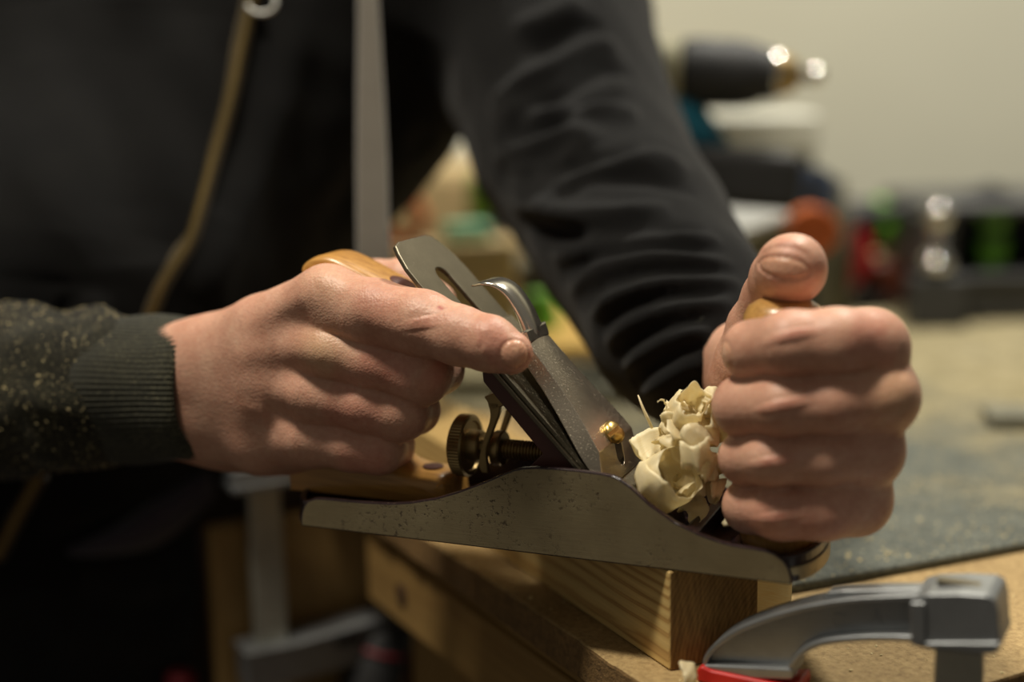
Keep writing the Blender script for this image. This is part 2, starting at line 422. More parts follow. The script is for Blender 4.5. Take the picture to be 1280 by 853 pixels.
class Sculpt:
    """push the surface in or out along lines laid on it"""
    def __init__(s, me):
        s.me = me; s.V = get_co(me); s.N = get_no(me); s.disp = np.zeros(len(s.V)); s.bvh = None
        s.att = {}
        tri = [tuple(p.vertices) for p in me.polygons]; s.bvh = BVHTree.FromPolygons([Vector(v) for v in s.V], tri)
    def hit(s, u, v):
        d = Vector(ray(u, v)).normalized(); h = s.bvh.ray_cast(Vector(CAM), d)
        return None if h[0] is None else np.array(h[0])
    def line(s, uv, n=None):
        n = n or max(2, 5*len(uv)); P = [s.hit(*q) for q in spline(uv, n)] if len(uv) > 1 else [s.hit(*uv[0])]
        return [p for p in P if p is not None]
    def dist(s, P, R):
        P = np.array(P); lo = P.min(0)-R; hi = P.max(0)+R
        I = np.nonzero(((s.V > lo) & (s.V < hi)).all(1))[0]; W = s.V[I]; D = np.full(len(I), 9.0); T = np.zeros(len(I))
        if len(P) == 1: return I, np.linalg.norm(W-P[0], axis=1), T
        m = len(P)-1
        for i, (a, b) in enumerate(zip(P, P[1:])):
            ab = b-a; L = ab@ab+1e-15; h = np.clip(((W-a)@ab)/L, 0, 1); q = np.linalg.norm(W-a-h[:, None]*ab, axis=1)
            k = q < D; D[k] = q[k]; T[k] = ((i+h)/m)[k]
        return I, D, T
    def stroke(s, uv, amp, sig, taper=True, att=None, val=1.0, P=None):
        P = s.line(uv) if P is None else P
        if not P: return
        P = [p for p in P if np.linalg.norm(p-P[0]) < .3]
        I, D, T = s.dist(P, sig*3.2); w = np.exp(-.5*(D/sig)**2)
        if taper and len(P) > 1: w = w*np.clip(np.minimum(T, 1-T)*5, 0, 1)**.6
        if amp: s.disp[I] += amp*w
        if att:
            a = s.att.setdefault(att, np.zeros(len(s.V), np.float32)); a[I] = np.maximum(a[I], val*w)
    def done(s, names=()):
        s.V = s.V+s.N*s.disp[:, None]; s.me.vertices.foreach_set('co', s.V.astype(np.float32).ravel()); s.me.update()
        for k in names:
            a = s.me.attributes.new(k, 'FLOAT', 'POINT'); a.data.foreach_set('value', s.att.get(k, np.zeros(len(s.V), np.float32)))
# ------------------------------------------------------------------ the person: one body mesh, clothes as children
def J(u, v, y, px): P = PL(u, v, y); return (P, rad(P, px))
def JY(u, v, Y, r): return (atY(u, v, Y), r)
def gridaxis(lo, hi, fine, h, c):
    """coordinates from lo to hi, step c, step h inside the fine intervals, growing in between"""
    out = [lo]; x = lo
    while x < hi:
        dist = min([0 if a <= x <= b else min(abs(x-a), abs(x-b)) for a, b in fine])
        st = h if dist == 0 else min(c, h+dist*.9)
        nxt = [a for a, b in fine if x < a < x+st]
        x = nxt[0] if nxt else x+st; out.append(x)
    return np.array(out)
HG = .0013
FB = Field(gridaxis(-.62, .26, [(-.168, .032), (.072, .205)], HG, .012),
           gridaxis(.47, 1.3, [(.497, .70)], HG, .012),
           gridaxis(-.5, .62, [(.045, .222)], HG, .012))
def hand(fingers, palm, thumb, kf=.0018, kp=.0095):
    lo = np.min([p for c in fingers+palm+[thumb] for p, r in c], 0)-.06; hi = np.max([p for c in fingers+palm+[thumb] for p, r in c], 0)+.06
    base = FB.block(lo, hi, 0); sub = lambda sl: tuple(slice(a.start-b.start, a.stop-b.start) for a, b in zip(sl, base))
    shp = FB.d[base].shape; Fi = np.full(shp, .05, np.float32); Pa = Fi.copy()
    for c in fingers:
        sl, D = FB.chain(c, .0035, .010); q = sub(sl); Fi[q] = smin(Fi[q], D, kf)
    for c in palm:
        sl, D = FB.chain(c, .004, .012); q = sub(sl); Pa[q] = smin(Pa[q], D, .009)
    sl, D = FB.chain(thumb, .004, .012); q = sub(sl); Pa[q] = smin(Pa[q], D, .007)
    FB.d[base] = smin(FB.d[base], smin(Fi, Pa, kp), .004)
# right hand on the tote (viewer's left)
WR = [J(262, 452, 24, 50), J(262, 524, 26, 52)]
hand(
 fingers=[
  [J(412, 378, 12, 39), J(470, 392, 6, 42), J(528, 404, 1, 40.5), J(575, 420, -2, 36.5), J(612, 430, -4, 34.5), J(639, 441.5, -4, 27.5)],
  [J(408, 436, 9, 39), J(470, 452, 7, 37.5), J(525, 468, 9, 38.5), J(548, 462, 24, 31), J(538, 462, 44, 28), J(500, 462, 52, 26)],
  [J(398, 492, 8, 37), J(460, 506, 7, 34.5), J(500, 515, 10, 36.5), J(520, 513, 24, 29), J(508, 512, 42, 27), J(470, 512, 50, 25)],
  [J(388, 543, 11, 36), J(440, 556, 10, 33), J(474, 560, 12, 32.5), J(490, 558, 26, 27), J(478, 556, 40, 24), J(446, 556, 48, 22)]],
 palm=[
  [J(262, 448, 22, 50), J(330, 415, 18, 46), J(408, 372, 13, 38)],
  [J(262, 470, 20, 50), J(335, 452, 14, 46), J(402, 430, 12, 37)],
  [J(262, 500, 20, 50), J(335, 498, 14, 46), J(392, 488, 12, 36)],
  [J(266, 524, 24, 52), J(330, 545, 18, 48), J(385, 545, 14, 38)],
  [J(300, 545, 36, 46), J(380, 556, 30, 36), J(430, 560, 30, 26)],
  [J(290, 470, 46, 46), J(380, 440, 50, 42)]],
 thumb=[J(300, 450, 44, 44), J(400, 395, 62, 36), J(470, 356, 64, 30), J(505, 352, 64, 28), J(545, 378, 60, 26)])
# left hand round the front knob (viewer's right)
WL = [J(944, 452, 98, 41), J(952, 502, 96, 42)]
hand(
 fingers=[
  [J(1089, 433, 21, 44), J(1045, 428, 8, 42), J(988, 430, 4, 41.5), J(940, 438, 14, 36), J(938, 443, 36, 29)],
  [J(1101, 496, 19, 45), J(1040, 504, 7, 39), J(980, 507, 3, 38.5), J(929, 508, 14, 37), J(934, 510, 38, 30)],
  [J(1086, 566, 21, 40), J(1030, 573, 8, 34.5), J(965, 574, 5, 33.5), J(933, 573, 15, 33), J(938, 574, 36, 27)],
  [J(1070, 626, 24, 41), J(1030, 637, 12, 38), J(975, 639, 9, 36), J(938, 633, 18, 33), J(945, 630, 38, 27)]],
 palm=[
  [J(1085, 436, 24, 41), J(1040, 440, 62, 42), WL[0]],
  [J(1096, 498, 24, 43), J(1045, 490, 62, 44), WL[0]],
  [J(1084, 562, 26, 40), J(1040, 545, 62, 42), WL[1]],
  [J(1068, 622, 28, 40), J(1025, 585, 62, 42), WL[1]],
  [J(958, 520, 78, 40), J(1000, 570, 62, 40)],
  [J(930, 480, 80, 42), J(934, 455, 72, 36)]],
 thumb=[J(930, 470, 78, 42), J(946, 410, 70, 36), J(963, 372, 60, 34), J(977, 348, 48, 38), J(989, 337, 34, 42), J(992, 332.5, 26, 41)])
# forearms, upper arms, chest, neck and thighs under the clothes
ELR, SHR = JY(-330, 500, .80, .040), JY(20, -330, 1.02, .055)
ELL, SHL = JY(735, 185, .865, .038), JY(600, -170, 1.03, .055)
FB.add(*FB.chain([WR[0], (PL(120, 470, 30), .028), (PL(-60, 480, 34), .033), ELR], .006), .012)
FB.add(*FB.chain([WR[1], (PL(120, 510, 30), .026), (PL(-60, 500, 34), .032), ELR], .006), .012)
FB.add(*FB.chain([ELR, SHR], .01), .02)
FB.add(*FB.chain([WL[0], JY(880, 435, .700, .024), JY(800, 310, .79, .034), JY(724, 184, .90, .040), JY(672, 30, .985, .045), JY(560, -100, 1.05, .05)], .006), .012)
FB.add(*FB.chain([WL[1], JY(880, 440, .700, .024)], .006), .012)
CH = [JY(455, -150, 1.12, .10), JY(215, 200, 1.06, .11), JY(50, 480, .955, .095)]
CH2 = [JY(200, -200, 1.12, .10), JY(0, 200, 1.06, .11), JY(-160, 480, .955, .095)]
FB.add(*FB.chain(CH, .02, .03), .03); FB.add(*FB.chain(CH2, .02, .03), .03)
FB.add(*FB.chain([SHR, JY(400, -150, 1.08, .06)], .02, .03), .03)
FB.add(*FB.chain([CH[2], JY(45, 1000, .92, .07)], .02, .03), .03)
FB.add(*FB.chain([CH2[2], JY(-240, 1000, .92, .07)], .02, .03), .03)
for a in (0, 1, 2):                                     # closed at the edge of the volume
    for e in (0, -1):
        q = [slice(None)]*3; q[a] = e; FB.d[tuple(q)] = np.maximum(FB.d[tuple(q)], .001)

V, Q = surface_nets(FB); FB.d = None
body_me = to_mesh('person', V, Q, 1)
sc = Sculpt(body_me)
# right hand: creases between and on the fingers, tendons, knuckles, nail
C = sc.stroke
for q in ([(520, 388), (523, 404), (519, 420)], [(530, 386), (534, 403), (530, 420)], [(541, 390), (545, 405), (541, 420)], [(512, 392), (514, 406)], [(552, 394), (555, 406)]):
    C(q, -.00011, .0012)
C([(528, 396), (530, 412)], .0005, .006, att='red', val=.35)
C([(598, 414), (602, 426), (599, 440)], -.0003, .0007); C([(606, 416), (610, 428)], -.0002, .0006)
C([(410, 352)], .0022, .008, att='pale', val=.35); C([(440, 372), (500, 385)], 0, .006, att='red', val=.25)
C([(405, 438)], .0036, .0075, att='pale', val=.9); C([(385, 503)], .0012, .008); C([(378, 552)], .0010, .008)
C([(290, 446), (340, 440), (390, 438)], .0007, .005); C([(290, 480), (340, 485), (375, 498)], .0007, .005); C([(300, 410), (350, 385), (395, 362)], .0009, .004)
C([(300, 464), (350, 461), (392, 466)], -.0008, .006); C([(330, 525), (370, 526)], -.0012, .006); C([(340, 408), (390, 400)], -.0010, .006)
C([(430, 402), (470, 420), (510, 436)], -.0008, .004); C([(455, 482), (490, 497), (520, 505)], -.0006, .0015); C([(430, 540), (470, 552)], -.0006, .0015)
for q in ([(415, 465), (450, 480)], [(440, 455), (520, 470)], [(540, 455), (556, 475)], [(400, 520), (480, 528)], [(420, 580), (490, 575)], [(600, 440), (640, 425)]): C(q, 0, .007, att='red', val=.5)
C([(549, 384), (552, 386)], 0, .0007, att='scab', val=1, taper=False)
C([(300, 505), (340, 522), (355, 545)], .0003, .002)
def nail(cu, cv, a, b, ang, depth=.0009, att=.9):
    P0 = sc.hit(cu, cv)
    if P0 is None: return
    ca, sa = math.cos(ang), math.sin(ang); ring = []; inner = []
    for k in range(28):
        t = 2*math.pi*k/28; x, y = a*math.cos(t), b*math.sin(t); u, v = cu+x*ca-y*sa, cv+x*sa+y*ca; h = sc.hit(u, v)
        if h is not None and np.linalg.norm(h-P0) < .02: ring.append(h)
    for s_ in (.0, .3, .6, .85):
        for k in range(18):
            t = 2*math.pi*k/18; x, y = s_*a*math.cos(t), s_*b*math.sin(t); h = sc.hit(cu+x*ca-y*sa, cv+x*sa+y*ca)
            if h is not None and np.linalg.norm(h-P0) < .02: inner.append(h)
    if len(ring) > 6:
        for p, q in zip(ring, ring[1:]+ring[:1]):
            if np.linalg.norm(p-q) < .008:
                I, D, T = sc.dist([p, q], .003); w = np.exp(-.5*(D/.00055)**2); sc.disp[I] = np.minimum(sc.disp[I], -depth*.55*w)
    P = np.array(inner); lo = P.min(0)-.003; hi = P.max(0)+.003; I = np.nonzero(((sc.V > lo) & (sc.V < hi)).all(1))[0]
    D = np.min(np.linalg.norm(sc.V[I][:, None]-P[None], axis=2), 1); w = np.clip(1.6-D/.0011, 0, 1)
    arr = sc.att.setdefault('nail', np.zeros(len(sc.V), np.float32)); arr[I] = np.maximum(arr[I], w*att)
    sc.disp[I] += .0002*w
nail(643, 443, 17, 18.5, .3)
# left hand
for (a, b, w, am) in ((988, 412, 7, .0011), (975, 500, 8, .0013), (966, 570, 8, .0010), (970, 640, 8, .0006)):
    C([(a, b), (a+3, b+14)], am*.7, .0065, att='red', val=.5)
for u in (980, 992): C([(u, 412), (u+3, 425), (u+1, 438)], -.0001, .0013)
C([(1117, 494)], .0028, .0085, att='pale', val=.8); C([(1100, 410)], .0012, .009)
C([(1095, 450), (1115, 455)], 0, .005, att='red', val=.5); C([(1080, 470), (1110, 520)], 0, .008, att='red', val=.3)
C([(1060, 415), (1110, 430)], 0, .007, att='red', val=.45); C([(1090, 530), (1120, 545)], -.0008, .005)
C([(920, 660), (1060, 668)], 0, .008, att='red', val=.4); C([(1040, 545), (1080, 530), (1095, 524)], -.0008, .0014)
C([(1040, 470), (1075, 465), (1100, 455)], -.0006, .0014); C([(1050, 606), (1075, 604)], -.0007, .0014)
nail(908, 449, 7, 22, -.12, .0008); nail(980, 335, 33, 13, .17, .0014)
C([(948, 320), (965, 310), (985, 309), (1004, 315), (1014, 330)], -.0004, .0009); C([(952, 312), (985, 303), (1010, 312)], .0003, .0015)
C([(975, 312), (990, 300)], 0, .005, att='red', val=.3); C([(975, 362), (1005, 362)], 0, .005, att='pale', val=.3)
sc.done(('red', 'pale', 'nail', 'scab'))
sc.bvh = None; sc = None
person = mesh_obj('person', body_me, M['skin'])
meta(person, 'person in a black zip-up sweatshirt leaning over the bench, both hands on a plane', 'person')
# ------------------------------------------------------------------ sweatshirt: torso and sleeves in one cloth surface
def cloth_field(lo, hi, h): return Field(*[np.arange(a, b, h) for a, b in zip(lo, hi)])
FS = cloth_field((-.66, .50, -.26), (.24, 1.34, .60), .0052)
def cadd(ch, k=.02, kc=.01): FS.add(*FS.chain(ch, kc, .04), k)
T1 = [JY(560, -330, 1.10, .15), JY(330, 40, 1.06, .155), JY(112, 352, .93, .136), JY(5, 560, .94, .140)]
T2 = [JY(330, -330, 1.10, .15), JY(100, 40, 1.06, .155), JY(-90, 350, .965, .15), JY(-190, 560, .94, .145)]
T3 = [JY(150, -330, 1.12, .15), JY(-120, 40, 1.08, .155), JY(-210, 350, 1.0, .15)]
for t in (T1, T2, T3): cadd(t, .05, .03)
# left arm of the person (the one that runs down to the knob)
cadd([JY(520, -150, 1.05, .09), JY(672, 30, .985, .076), JY(722, 182, .90, .0655), JY(790, 298, .80, .0555), JY(857, 405, .718, .0490), JY(889, 444, .692, .0430)], .045)
# right arm: upper arm at the left, forearm along the plane
sR = [(PL(168, 488, 29), .0345), (PL(110, 486, 30), .0395), (PL(20, 488, 32), .0445), (PL(-120, 488, 34), .050), (ELR[0], .055), (SHR[0], .075)]
cadd(sR, .012)
V, Q = surface_nets(FS); FS.d = None; V = laplace(V, Q, 2, .5)
me = to_mesh('sweatshirt', V, Q, 1); sc = Sculpt(me); C = sc.stroke
def fold(uv, a, w):
    C(uv, a, w); off = w*1.9*FPX/.85
# folds across the person's left sleeve: crests (+) and valleys (-)
for uv, a, w in [
  ([(612, 128), (680, 92), (740, 62), (775, 62)], .0055, .0075), ([(640, 150), (700, 118), (752, 88), (790, 90)], -.0045, .006),
  ([(640, 40), (690, 22), (730, 0)], .005, .008), ([(655, 66), (710, 44), (752, 28)], -.005, .007),
  ([(616, 132), (660, 140), (720, 140), (770, 128)], .004, .007), ([(700, 150), (760, 140), (800, 150)], .004, .008),
  ([(620, 176), (680, 162), (740, 130), (780, 112)], -.0055, .007), ([(615, 190), (670, 178), (720, 168), (745, 180)], .005, .0065),
  ([(620, 225), (690, 205), (745, 200), (800, 185)], -.0055, .007), ([(632, 215), (680, 206), (720, 190)], .0035, .005),
  ([(700, 235), (760, 205), (820, 200), (860, 222)], .0045, .008), ([(640, 250), (700, 268), (760, 270), (840, 262)], .0055, .0065),
  ([(690, 248), (740, 222), (800, 222), (870, 240)], -.0045, .006), ([(655, 275), (720, 298), (800, 290), (880, 285)], -.0055, .006),
  ([(690, 318), (750, 300), (820, 292), (900, 300)], .0045, .006), ([(700, 345), (750, 318), (820, 308), (905, 312)], -.004, .005),
  ([(712, 365), (750, 335), (820, 322), (915, 328)], .0035, .0045), ([(722, 382), (765, 350), (830, 338), (920, 340)], -.0035, .0045),
  ([(735, 398), (775, 368), (835, 352), (925, 352)], .0032, .0042), ([(745, 414), (785, 385), (840, 368), (920, 364)], -.0032, .0042),
  ([(757, 430), (795, 402), (845, 385), (915, 378)], .003, .0042), ([(768, 446), (805, 420), (850, 402), (900, 392)], -.003, .0042),
  ([(780, 462), (812, 438), (850, 420), (888, 412)], .003, .004), ([(790, 480), (822, 456), (855, 440), (882, 432)], -.003, .004),
  ([(803, 495), (832, 474), (858, 458), (880, 452)], .003, .004)]:
    C(uv, a*1.25, w*.75)
# broad soft folds of the front panels
for uv, a, w in [([(380, -20), (350, 120), (300, 260), (260, 380)], .006, .010), ([(345, 0), (315, 130), (270, 270)], -.004, .010),
  ([(160, 0), (150, 150), (170, 330)], -.006, .014), ([(60, 0), (70, 200), (60, 350)], .006, .02), ([(520, 40), (470, 200), (400, 300)], -.006, .012),
  ([(560, 60), (540, 140), (520, 200)], -.004, .01), ([(250, 20), (235, 150), (205, 300)], .003, .014), ([(230, 620), (120, 670), (40, 690)], -.006, .01)]: C(uv, a, w)
# soft folds of the dusty forearm
for uv, a, w in [([(0, 430), (60, 415), (120, 400)], .002, .007), ([(10, 520), (60, 540), (120, 545)], -.002, .008), ([(0, 470), (60, 470), (110, 455)], -.0016, .006),
  ([(30, 570), (90, 575), (130, 565)], .002, .006), ([(70, 380), (95, 395), (105, 420)], -.0025, .005), ([(100, 378), (128, 388), (132, 420)], .0022, .004)]: C(uv, a, w)
n1 = np.sin(sc.V[:, 0]*130+sc.V[:, 2]*90)*np.sin(sc.V[:, 1]*110-sc.V[:, 2]*60)
sc.disp += .0007*n1
zip_pts = [sc.hit(u, v) for u, v in spline([(322, -30), (312, 8), (300, 60), (285, 130), (265, 200), (249, 258), (236, 300), (214, 335), (200, 360), (188, 392), (172, 430)], 160)]
zip_low = [sc.hit(u, v) for u, v in spline([(52, 590), (38, 615), (18, 652), (-6, 700)], 40)]
sc.done(); shirt = mesh_obj('sweatshirt', me, M['fleece'], person); bvh = BVHTree.FromPolygons([Vector(v) for v in sc.V], [tuple(p.vertices) for p in me.polygons]); sc = None
# ribbed cuffs
def cuff(P0, P1, r0, r1, ribs, skew0=0.0, skew1=0.0, name='cuff'):
    d = (P1-P0)/np.linalg.norm(P1-P0); z = np.array([0, 0, 1.]); z = z-d*(z@d); z /= np.linalg.norm(z); y = np.cross(d, z)
    bm = bmesh.new(); n = ribs*4; rings = []
    prof = [(0.0, -.0035), (0.02, .0002), (.10, .0012), (.3, .0012), (.5, .0002), (.7, -.0002), (.88, .0006), (.97, .0004), (1.0, -.001), (.985, -.0028), (.9, -.0032), (.5, -.0030)]
    for t, off in prof:
        ring = []
        for k in range(n):
            a = 2*math.pi*k/n; rib = .00042*math.cos(ribs*a)*(1 if off > -.002 else .3); wob = .0010*math.sin(3*a+5*t)+.0006*math.sin(5*a-3*t)
            r = r0+(r1-r0)*t+off+rib+wob; c = P0+(P1-P0)*t
            near = -(math.cos(a)*y@PY)
            p = c+y*r*math.cos(a)*.92+z*r*math.sin(a)+d*((skew0*(1-t)+skew1*t)*near)
            ring.append(bm.verts.new(p))
        rings.append(ring)
    for a, b in zip(rings, rings[1:]):
        for k in range(n): bm.faces.new((a[k], a[(k+1) % n], b[(k+1) % n], b[k]))
    return bm_obj(name, bm, M['cuff'], shirt, smooth=True)
c1 = cuff(PL(160, 488, 29), PL(276, 489, 25), .0362, .0338, 84, -.010, -.004)
c1['label'] = 'ribbed cuff speckled with sawdust'
c2 = cuff(atY(910, 459, .678), atY(922, 466, .666), .0280, .0325, 60, 0, 0)
# zip: tape, two rows of teeth, slider and ring
def on_shirt(P): return np.array(P)
def zipper(pts, name='zipper'):
    pts = [p for p in pts if p is not None]
    bm = bmesh.new(); prev = None; P = np.array(pts)
    for i in range(len(P)):
        d = P[min(i+1, len(P)-1)]-P[max(i-1, 0)]; d /= np.linalg.norm(d); n = CAM-P[i]; n /= np.linalg.norm(n); s = np.cross(d, n); s /= np.linalg.norm(s)
        row = [bm.verts.new(P[i]+s*w+n*h) for w, h in ((-.0052, .0002), (-.0034, .0016), (.0034, .0016), (.0052, .0002))]
        if prev:
            for a in range(3):
                f = bm.faces.new((prev[a], prev[a+1], row[a+1], row[a])); f.material_index = 0
        prev = row
    L = np.r_[0, np.cumsum(np.linalg.norm(np.diff(P, axis=0), axis=1))]; k = 0; s0 = 0.0
    while s0 < L[-1]:
        c = np.array([np.interp(s0, L, P[:, a]) for a in range(3)]); c2_ = np.array([np.interp(min(s0+.002, L[-1]), L, P[:, a]) for a in range(3)])
        d = c2_-c
        if np.linalg.norm(d) < 1e-6: break
        d /= np.linalg.norm(d); n = CAM-c; n /= np.linalg.norm(n); s = np.cross(d, n); s /= np.linalg.norm(s)
        side = 1 if k % 2 else -1
        R = Matrix(((s[0], d[0], n[0]), (s[1], d[1], n[1]), (s[2], d[2], n[2]))).to_4x4()
        box(bm, (0, 0, 0), (.0034, .0012, .0016), M=Matrix.Translation(Vector(c+n*.0026+s*side*.0008)) @ R, mi=1)
        s0 += .0014; k += 1
    return bm_obj(name, bm, [M['tape'], M['zipb']], shirt)
z1 = zipper(zip_pts); z1['label'] = 'brass zip'
z2 = zipper(zip_low)
P = np.array([p for p in zip_pts if p is not None]); k = 12
c = P[k]; n = (CAM-c)/np.linalg.norm(CAM-c); bm = bmesh.new()
box(bm, tuple(c+n*.006), (.006, .006, .011)); so = bm_obj('zip_slider', bm, M['zipb'], z1); bevel(so, .0015)
bm = bmesh.new(); cc = atY(327, 3, dep(c)-.012)
tube(bm, [cc+RT*.0085*math.cos(a)+UP*.0065*math.sin(a) for a in np.linspace(-2.9, .6, 20)], .0014, 8); bm_obj('zip_ring', bm, M['silver'], z1, True)
# grey strap round the neck, hanging to the bench
bm = bmesh.new(); prev = None
for v, u0, u1, Y in [(-120, 448, 470, .885), (-40, 447, 471, .87), (40, 446.5, 476, .855), (120, 445.5, 481, .84), (200, 445, 485, .825), (280, 445.5, 487, .81), (340, 446, 488, .80), (400, 448, 489, .80)]:
    a, b = atY(u0, v, Y), atY(u1, v, Y-.004); n = np.array([0, -1, 0]); w = []
    for t, h in ((0, 0), (.06, .0012), (.12, .0014), (.5, .0005), (.88, .0014), (.94, .0012), (1, 0), (.94, -.0012), (.5, -.0015), (.06, -.0012)): w.append(bm.verts.new(a+(b-a)*t+n*h))
    if prev:
        for i in range(len(w)): bm.faces.new((prev[i], prev[(i+1) % len(w)], w[(i+1) % len(w)], w[i]))
    prev = w
st = bm_obj('neck_strap', bm, M['strap'], person, True); st['label'] = 'grey woven strap hanging from the neck'
# trousers and the turned-out hem
FT = cloth_field((-.70, .66, -.92), (.06, 1.34, .10), .0075)
def tadd(ch, k=.03): FT.add(*FT.chain(ch, .02, .05), k)
tadd([JY(0, 575, .95, .136), JY(35, 720, .93, .112), JY(48, 900, .91, .103), JY(60, 1500, .91, .085), JY(65, 2050, .92, .06)])
tadd([JY(-180, 575, .95, .136), JY(-230, 720, .93, .12), JY(-240, 900, .91, .11), JY(-220, 1500, .99, .085), JY(-230, 2050, 1.0, .06)])
V, Q = surface_nets(FT); FT.d = None; V = laplace(V, Q, 2); me = to_mesh('trousers', V, Q, 1); sc = Sculpt(me)
for uv, a, w in [([(60, 720), (140, 760), (230, 750)], -.006, .009), ([(90, 700), (170, 735), (240, 720)], .006, .009), ([(120, 780), (180, 800), (250, 790)], .005, .01), ([(20, 760), (60, 820), (80, 853)], -.005, .01)]: sc.stroke(uv, a, w)
sc.done(); mesh_obj('trousers', me, M['trouser'], person); sc = None
# turned hem of the open front, purple-grey inside
bm = bmesh.new(); rows = []
for i, t in enumerate(np.linspace(0, 1, 16)):
    top = spline([(72, 690), (130, 668), (190, 628), (262, 588)], 16)[i]; bot = spline([(72, 694), (140, 690), (200, 676), (264, 622)], 16)[i]
    row = []
    for s in np.linspace(0, 1, 6):
        Y = .875-.03*math.sin(s*math.pi)*math.sin(t*math.pi*.9+.3); row.append(bm.verts.new(atY(*(top*(1-s)+bot*s), Y-.03*(1-t))))
    rows.append(row)
for a, b in zip(rows, rows[1:]):
    for k in range(5): bm.faces.new((a[k], a[k+1], b[k+1], b[k]))
hm = bm_obj('turned_hem', bm, M['lining'], shirt, True); m = hm.modifiers.new('t', 'SOLIDIFY'); m.thickness = .003; hm['label'] = 'purple-grey turned-out hem'
# sawdust caught in the knit of the right sleeve: fine chips, too many to count
def chips(name, n, sampler, size, mat, parent=None, lift=.0002, flat=.35):
    V = []; F = []
    for _ in range(n):
        s_ = sampler()
        if s_ is None: continue
        p, nn = s_; p = Vector(p); nn = Vector(nn).normalized(); a = nn.orthogonal().normalized(); b = nn.cross(a); th = random.random()*6.28
        a, b = a*math.cos(th)+b*math.sin(th), b*math.cos(th)-a*math.sin(th); s0 = size*math.exp(random.gauss(0, .45)); k = len(V)
        e = s0*random.uniform(.35, .9); h = s0*flat; c = p+nn*(lift+h*.4)
        for q in (c-a*s0, c+b*e, c+a*s0, c-b*e): V.append(q+nn*random.uniform(-.3, .6)*h)
        V.append(c+nn*h); V.append(c-nn*h)
        F += [(k, k+1, k+4), (k+1, k+2, k+4), (k+2, k+3, k+4), (k+3, k, k+4), (k+1, k, k+5), (k+2, k+1, k+5), (k+3, k+2, k+5), (k, k+3, k+5)]
    me = bpy.data.meshes.new(name); me.from_pydata(V, [], F); return mesh_obj(name, me, mat, parent)
def on_sleeve():
    x = random.uniform(-.36, -.125); a = random.uniform(-.3, 3.6)
    # cast inwards from outside onto the sleeve or cuff
    C0 = np.array(PL(120, 487, 30)); ax = np.array(PX); C = C0+ax*random.uniform(-.20, .06); y = -PY
    d = y*math.sin(a)*.9+PZ*math.cos(a); h = bvh.ray_cast(Vector(C+d*.12), Vector(-d))
    if h[0] is None or abs((np.array(h[0])-C)@d) > .06: return None
    return h[0], h[1]
ch = chips('sawdust_on_sleeve', 3800, on_sleeve, .00034, M['dust'], shirt); ch['kind'] = 'stuff'
# ------------------------------------------------------------------ the hand plane, built in its own frame (mm): x heel to toe, y away from the viewer, z up
plane = empty('hand_plane', PO, -YAW)
meta(plane, 'metal bench hand plane resting across the pine beam, wooden handle and knob', 'hand plane')
CH_OUT = [(0, 0), (.3, 4), (1.0, 7.2), (2.2, 10), (4.2, 12.4), (7.8, 14), (12, 14.4), (18.5, 14.5), (32.9, 14.8), (47, 15.6), (56.2, 17), (68.3, 20), (79.3, 24), (92.6, 29.9), (101.5, 34.4), (105.8, 36.4), (110.2, 37.7), (116, 38.5),
          (124, 38.9), (135, 38.9), (145.2, 38.5), (150, 38), (153.5, 36.8), (158, 34.0), (166, 27.4), (176.7, 20.9), (187.4, 16.8), (194, 15.1), (200, 14), (208, 13.6), (214.2, 13.2), (218, 12.2), (221.6, 9.9), (223.8, 6.6), (224.8, 3), (225, 0)]
WID = 62.0
bm = bmesh.new()
for y0, y1 in ((0, 3.0), (WID-3, WID)):
    fs = prism_xz(bm, mm(CH_OUT), y0/1000, y1/1000, 1)
def endarc(x0, a, n=14, sgn=-1, inset=0.0):
    R = WID/2-inset-.35; return [(x0+sgn*(a-inset)*math.sin(math.pi*k/n), WID/2-R*math.cos(math.pi*k/n)) for k in range(n+1)]
outline = endarc(4, 14, sgn=-1)[::-1]+endarc(221, 12, sgn=1)
prism_xy(bm, mm(outline), .0002, .0036, 1)
heel = endarc(5, 15, sgn=-1, inset=.4)[::-1]+[(70, 2.6), (70, WID-2.6)]
prism_xy(bm, mm(heel), .0030, .0092, 1)
o = endarc(5, 15, sgn=-1, n=20, inset=.4); i_ = endarc(5, 15, sgn=-1, inset=3.4, n=20); prism_xy(bm, mm(o+i_[::-1]), .0090, .0118, 1)
toe = [(181, 2.6)]+endarc(219, 14, sgn=1, inset=.4)+[(181, WID-2.6)]
prism_xy(bm, mm(toe), .0030, .0056, 1)
# raised rim round the toe, cross web behind the mouth, seat for the knob
o = endarc(219, 14, sgn=1, n=20, inset=.4); i_ = endarc(219, 14, sgn=1, inset=3.6, n=20)
prism_xy(bm, mm(o+i_[::-1]), .0050, .0112, 1)
prism_xz(bm, mm([(176, 3), (183, 3), (184, 14), (180, 16.5), (177, 14)]), .002, .060, 1)
lathe(bm, [(.019, .0050), (.019, .0064), (.0172, .0070)], 32, Matrix.Translation((.212, .031, 0)), 1)
prism_xz(bm, mm([(100, 3), (150, 3), (146, 12), (104, 10)]), .008, .054, 1)
body = bm_obj('plane_body', bm, [M['cheek'], M['japan']], plane)
for p in body.data.polygons:
    c = p.center; n = p.normal
    if abs(n.y) > .9 and (c.y < .0005 or c.y > WID/1000-.0005): p.material_index = 0
    if n.z < -.9 and c.z < .001: p.material_index = 0
bevel(body, .0010, 2, 40); body.modifiers[0].material = 1
tb = bmesh.new()                                         # bare metal band low on the toe
o = endarc(221, 12.9, sgn=1, n=24, inset=.5); i_ = endarc(219, 13, sgn=1, inset=1.2, n=24)
prism_xy(tb, mm(o+i_[::-1]), .0004, .0066, 0); b2 = bm_obj('bare_toe_edge', tb, M['cheek'], plane); b2['label'] = 'bare metal edge of the toe'; bevel(b2, .0004)
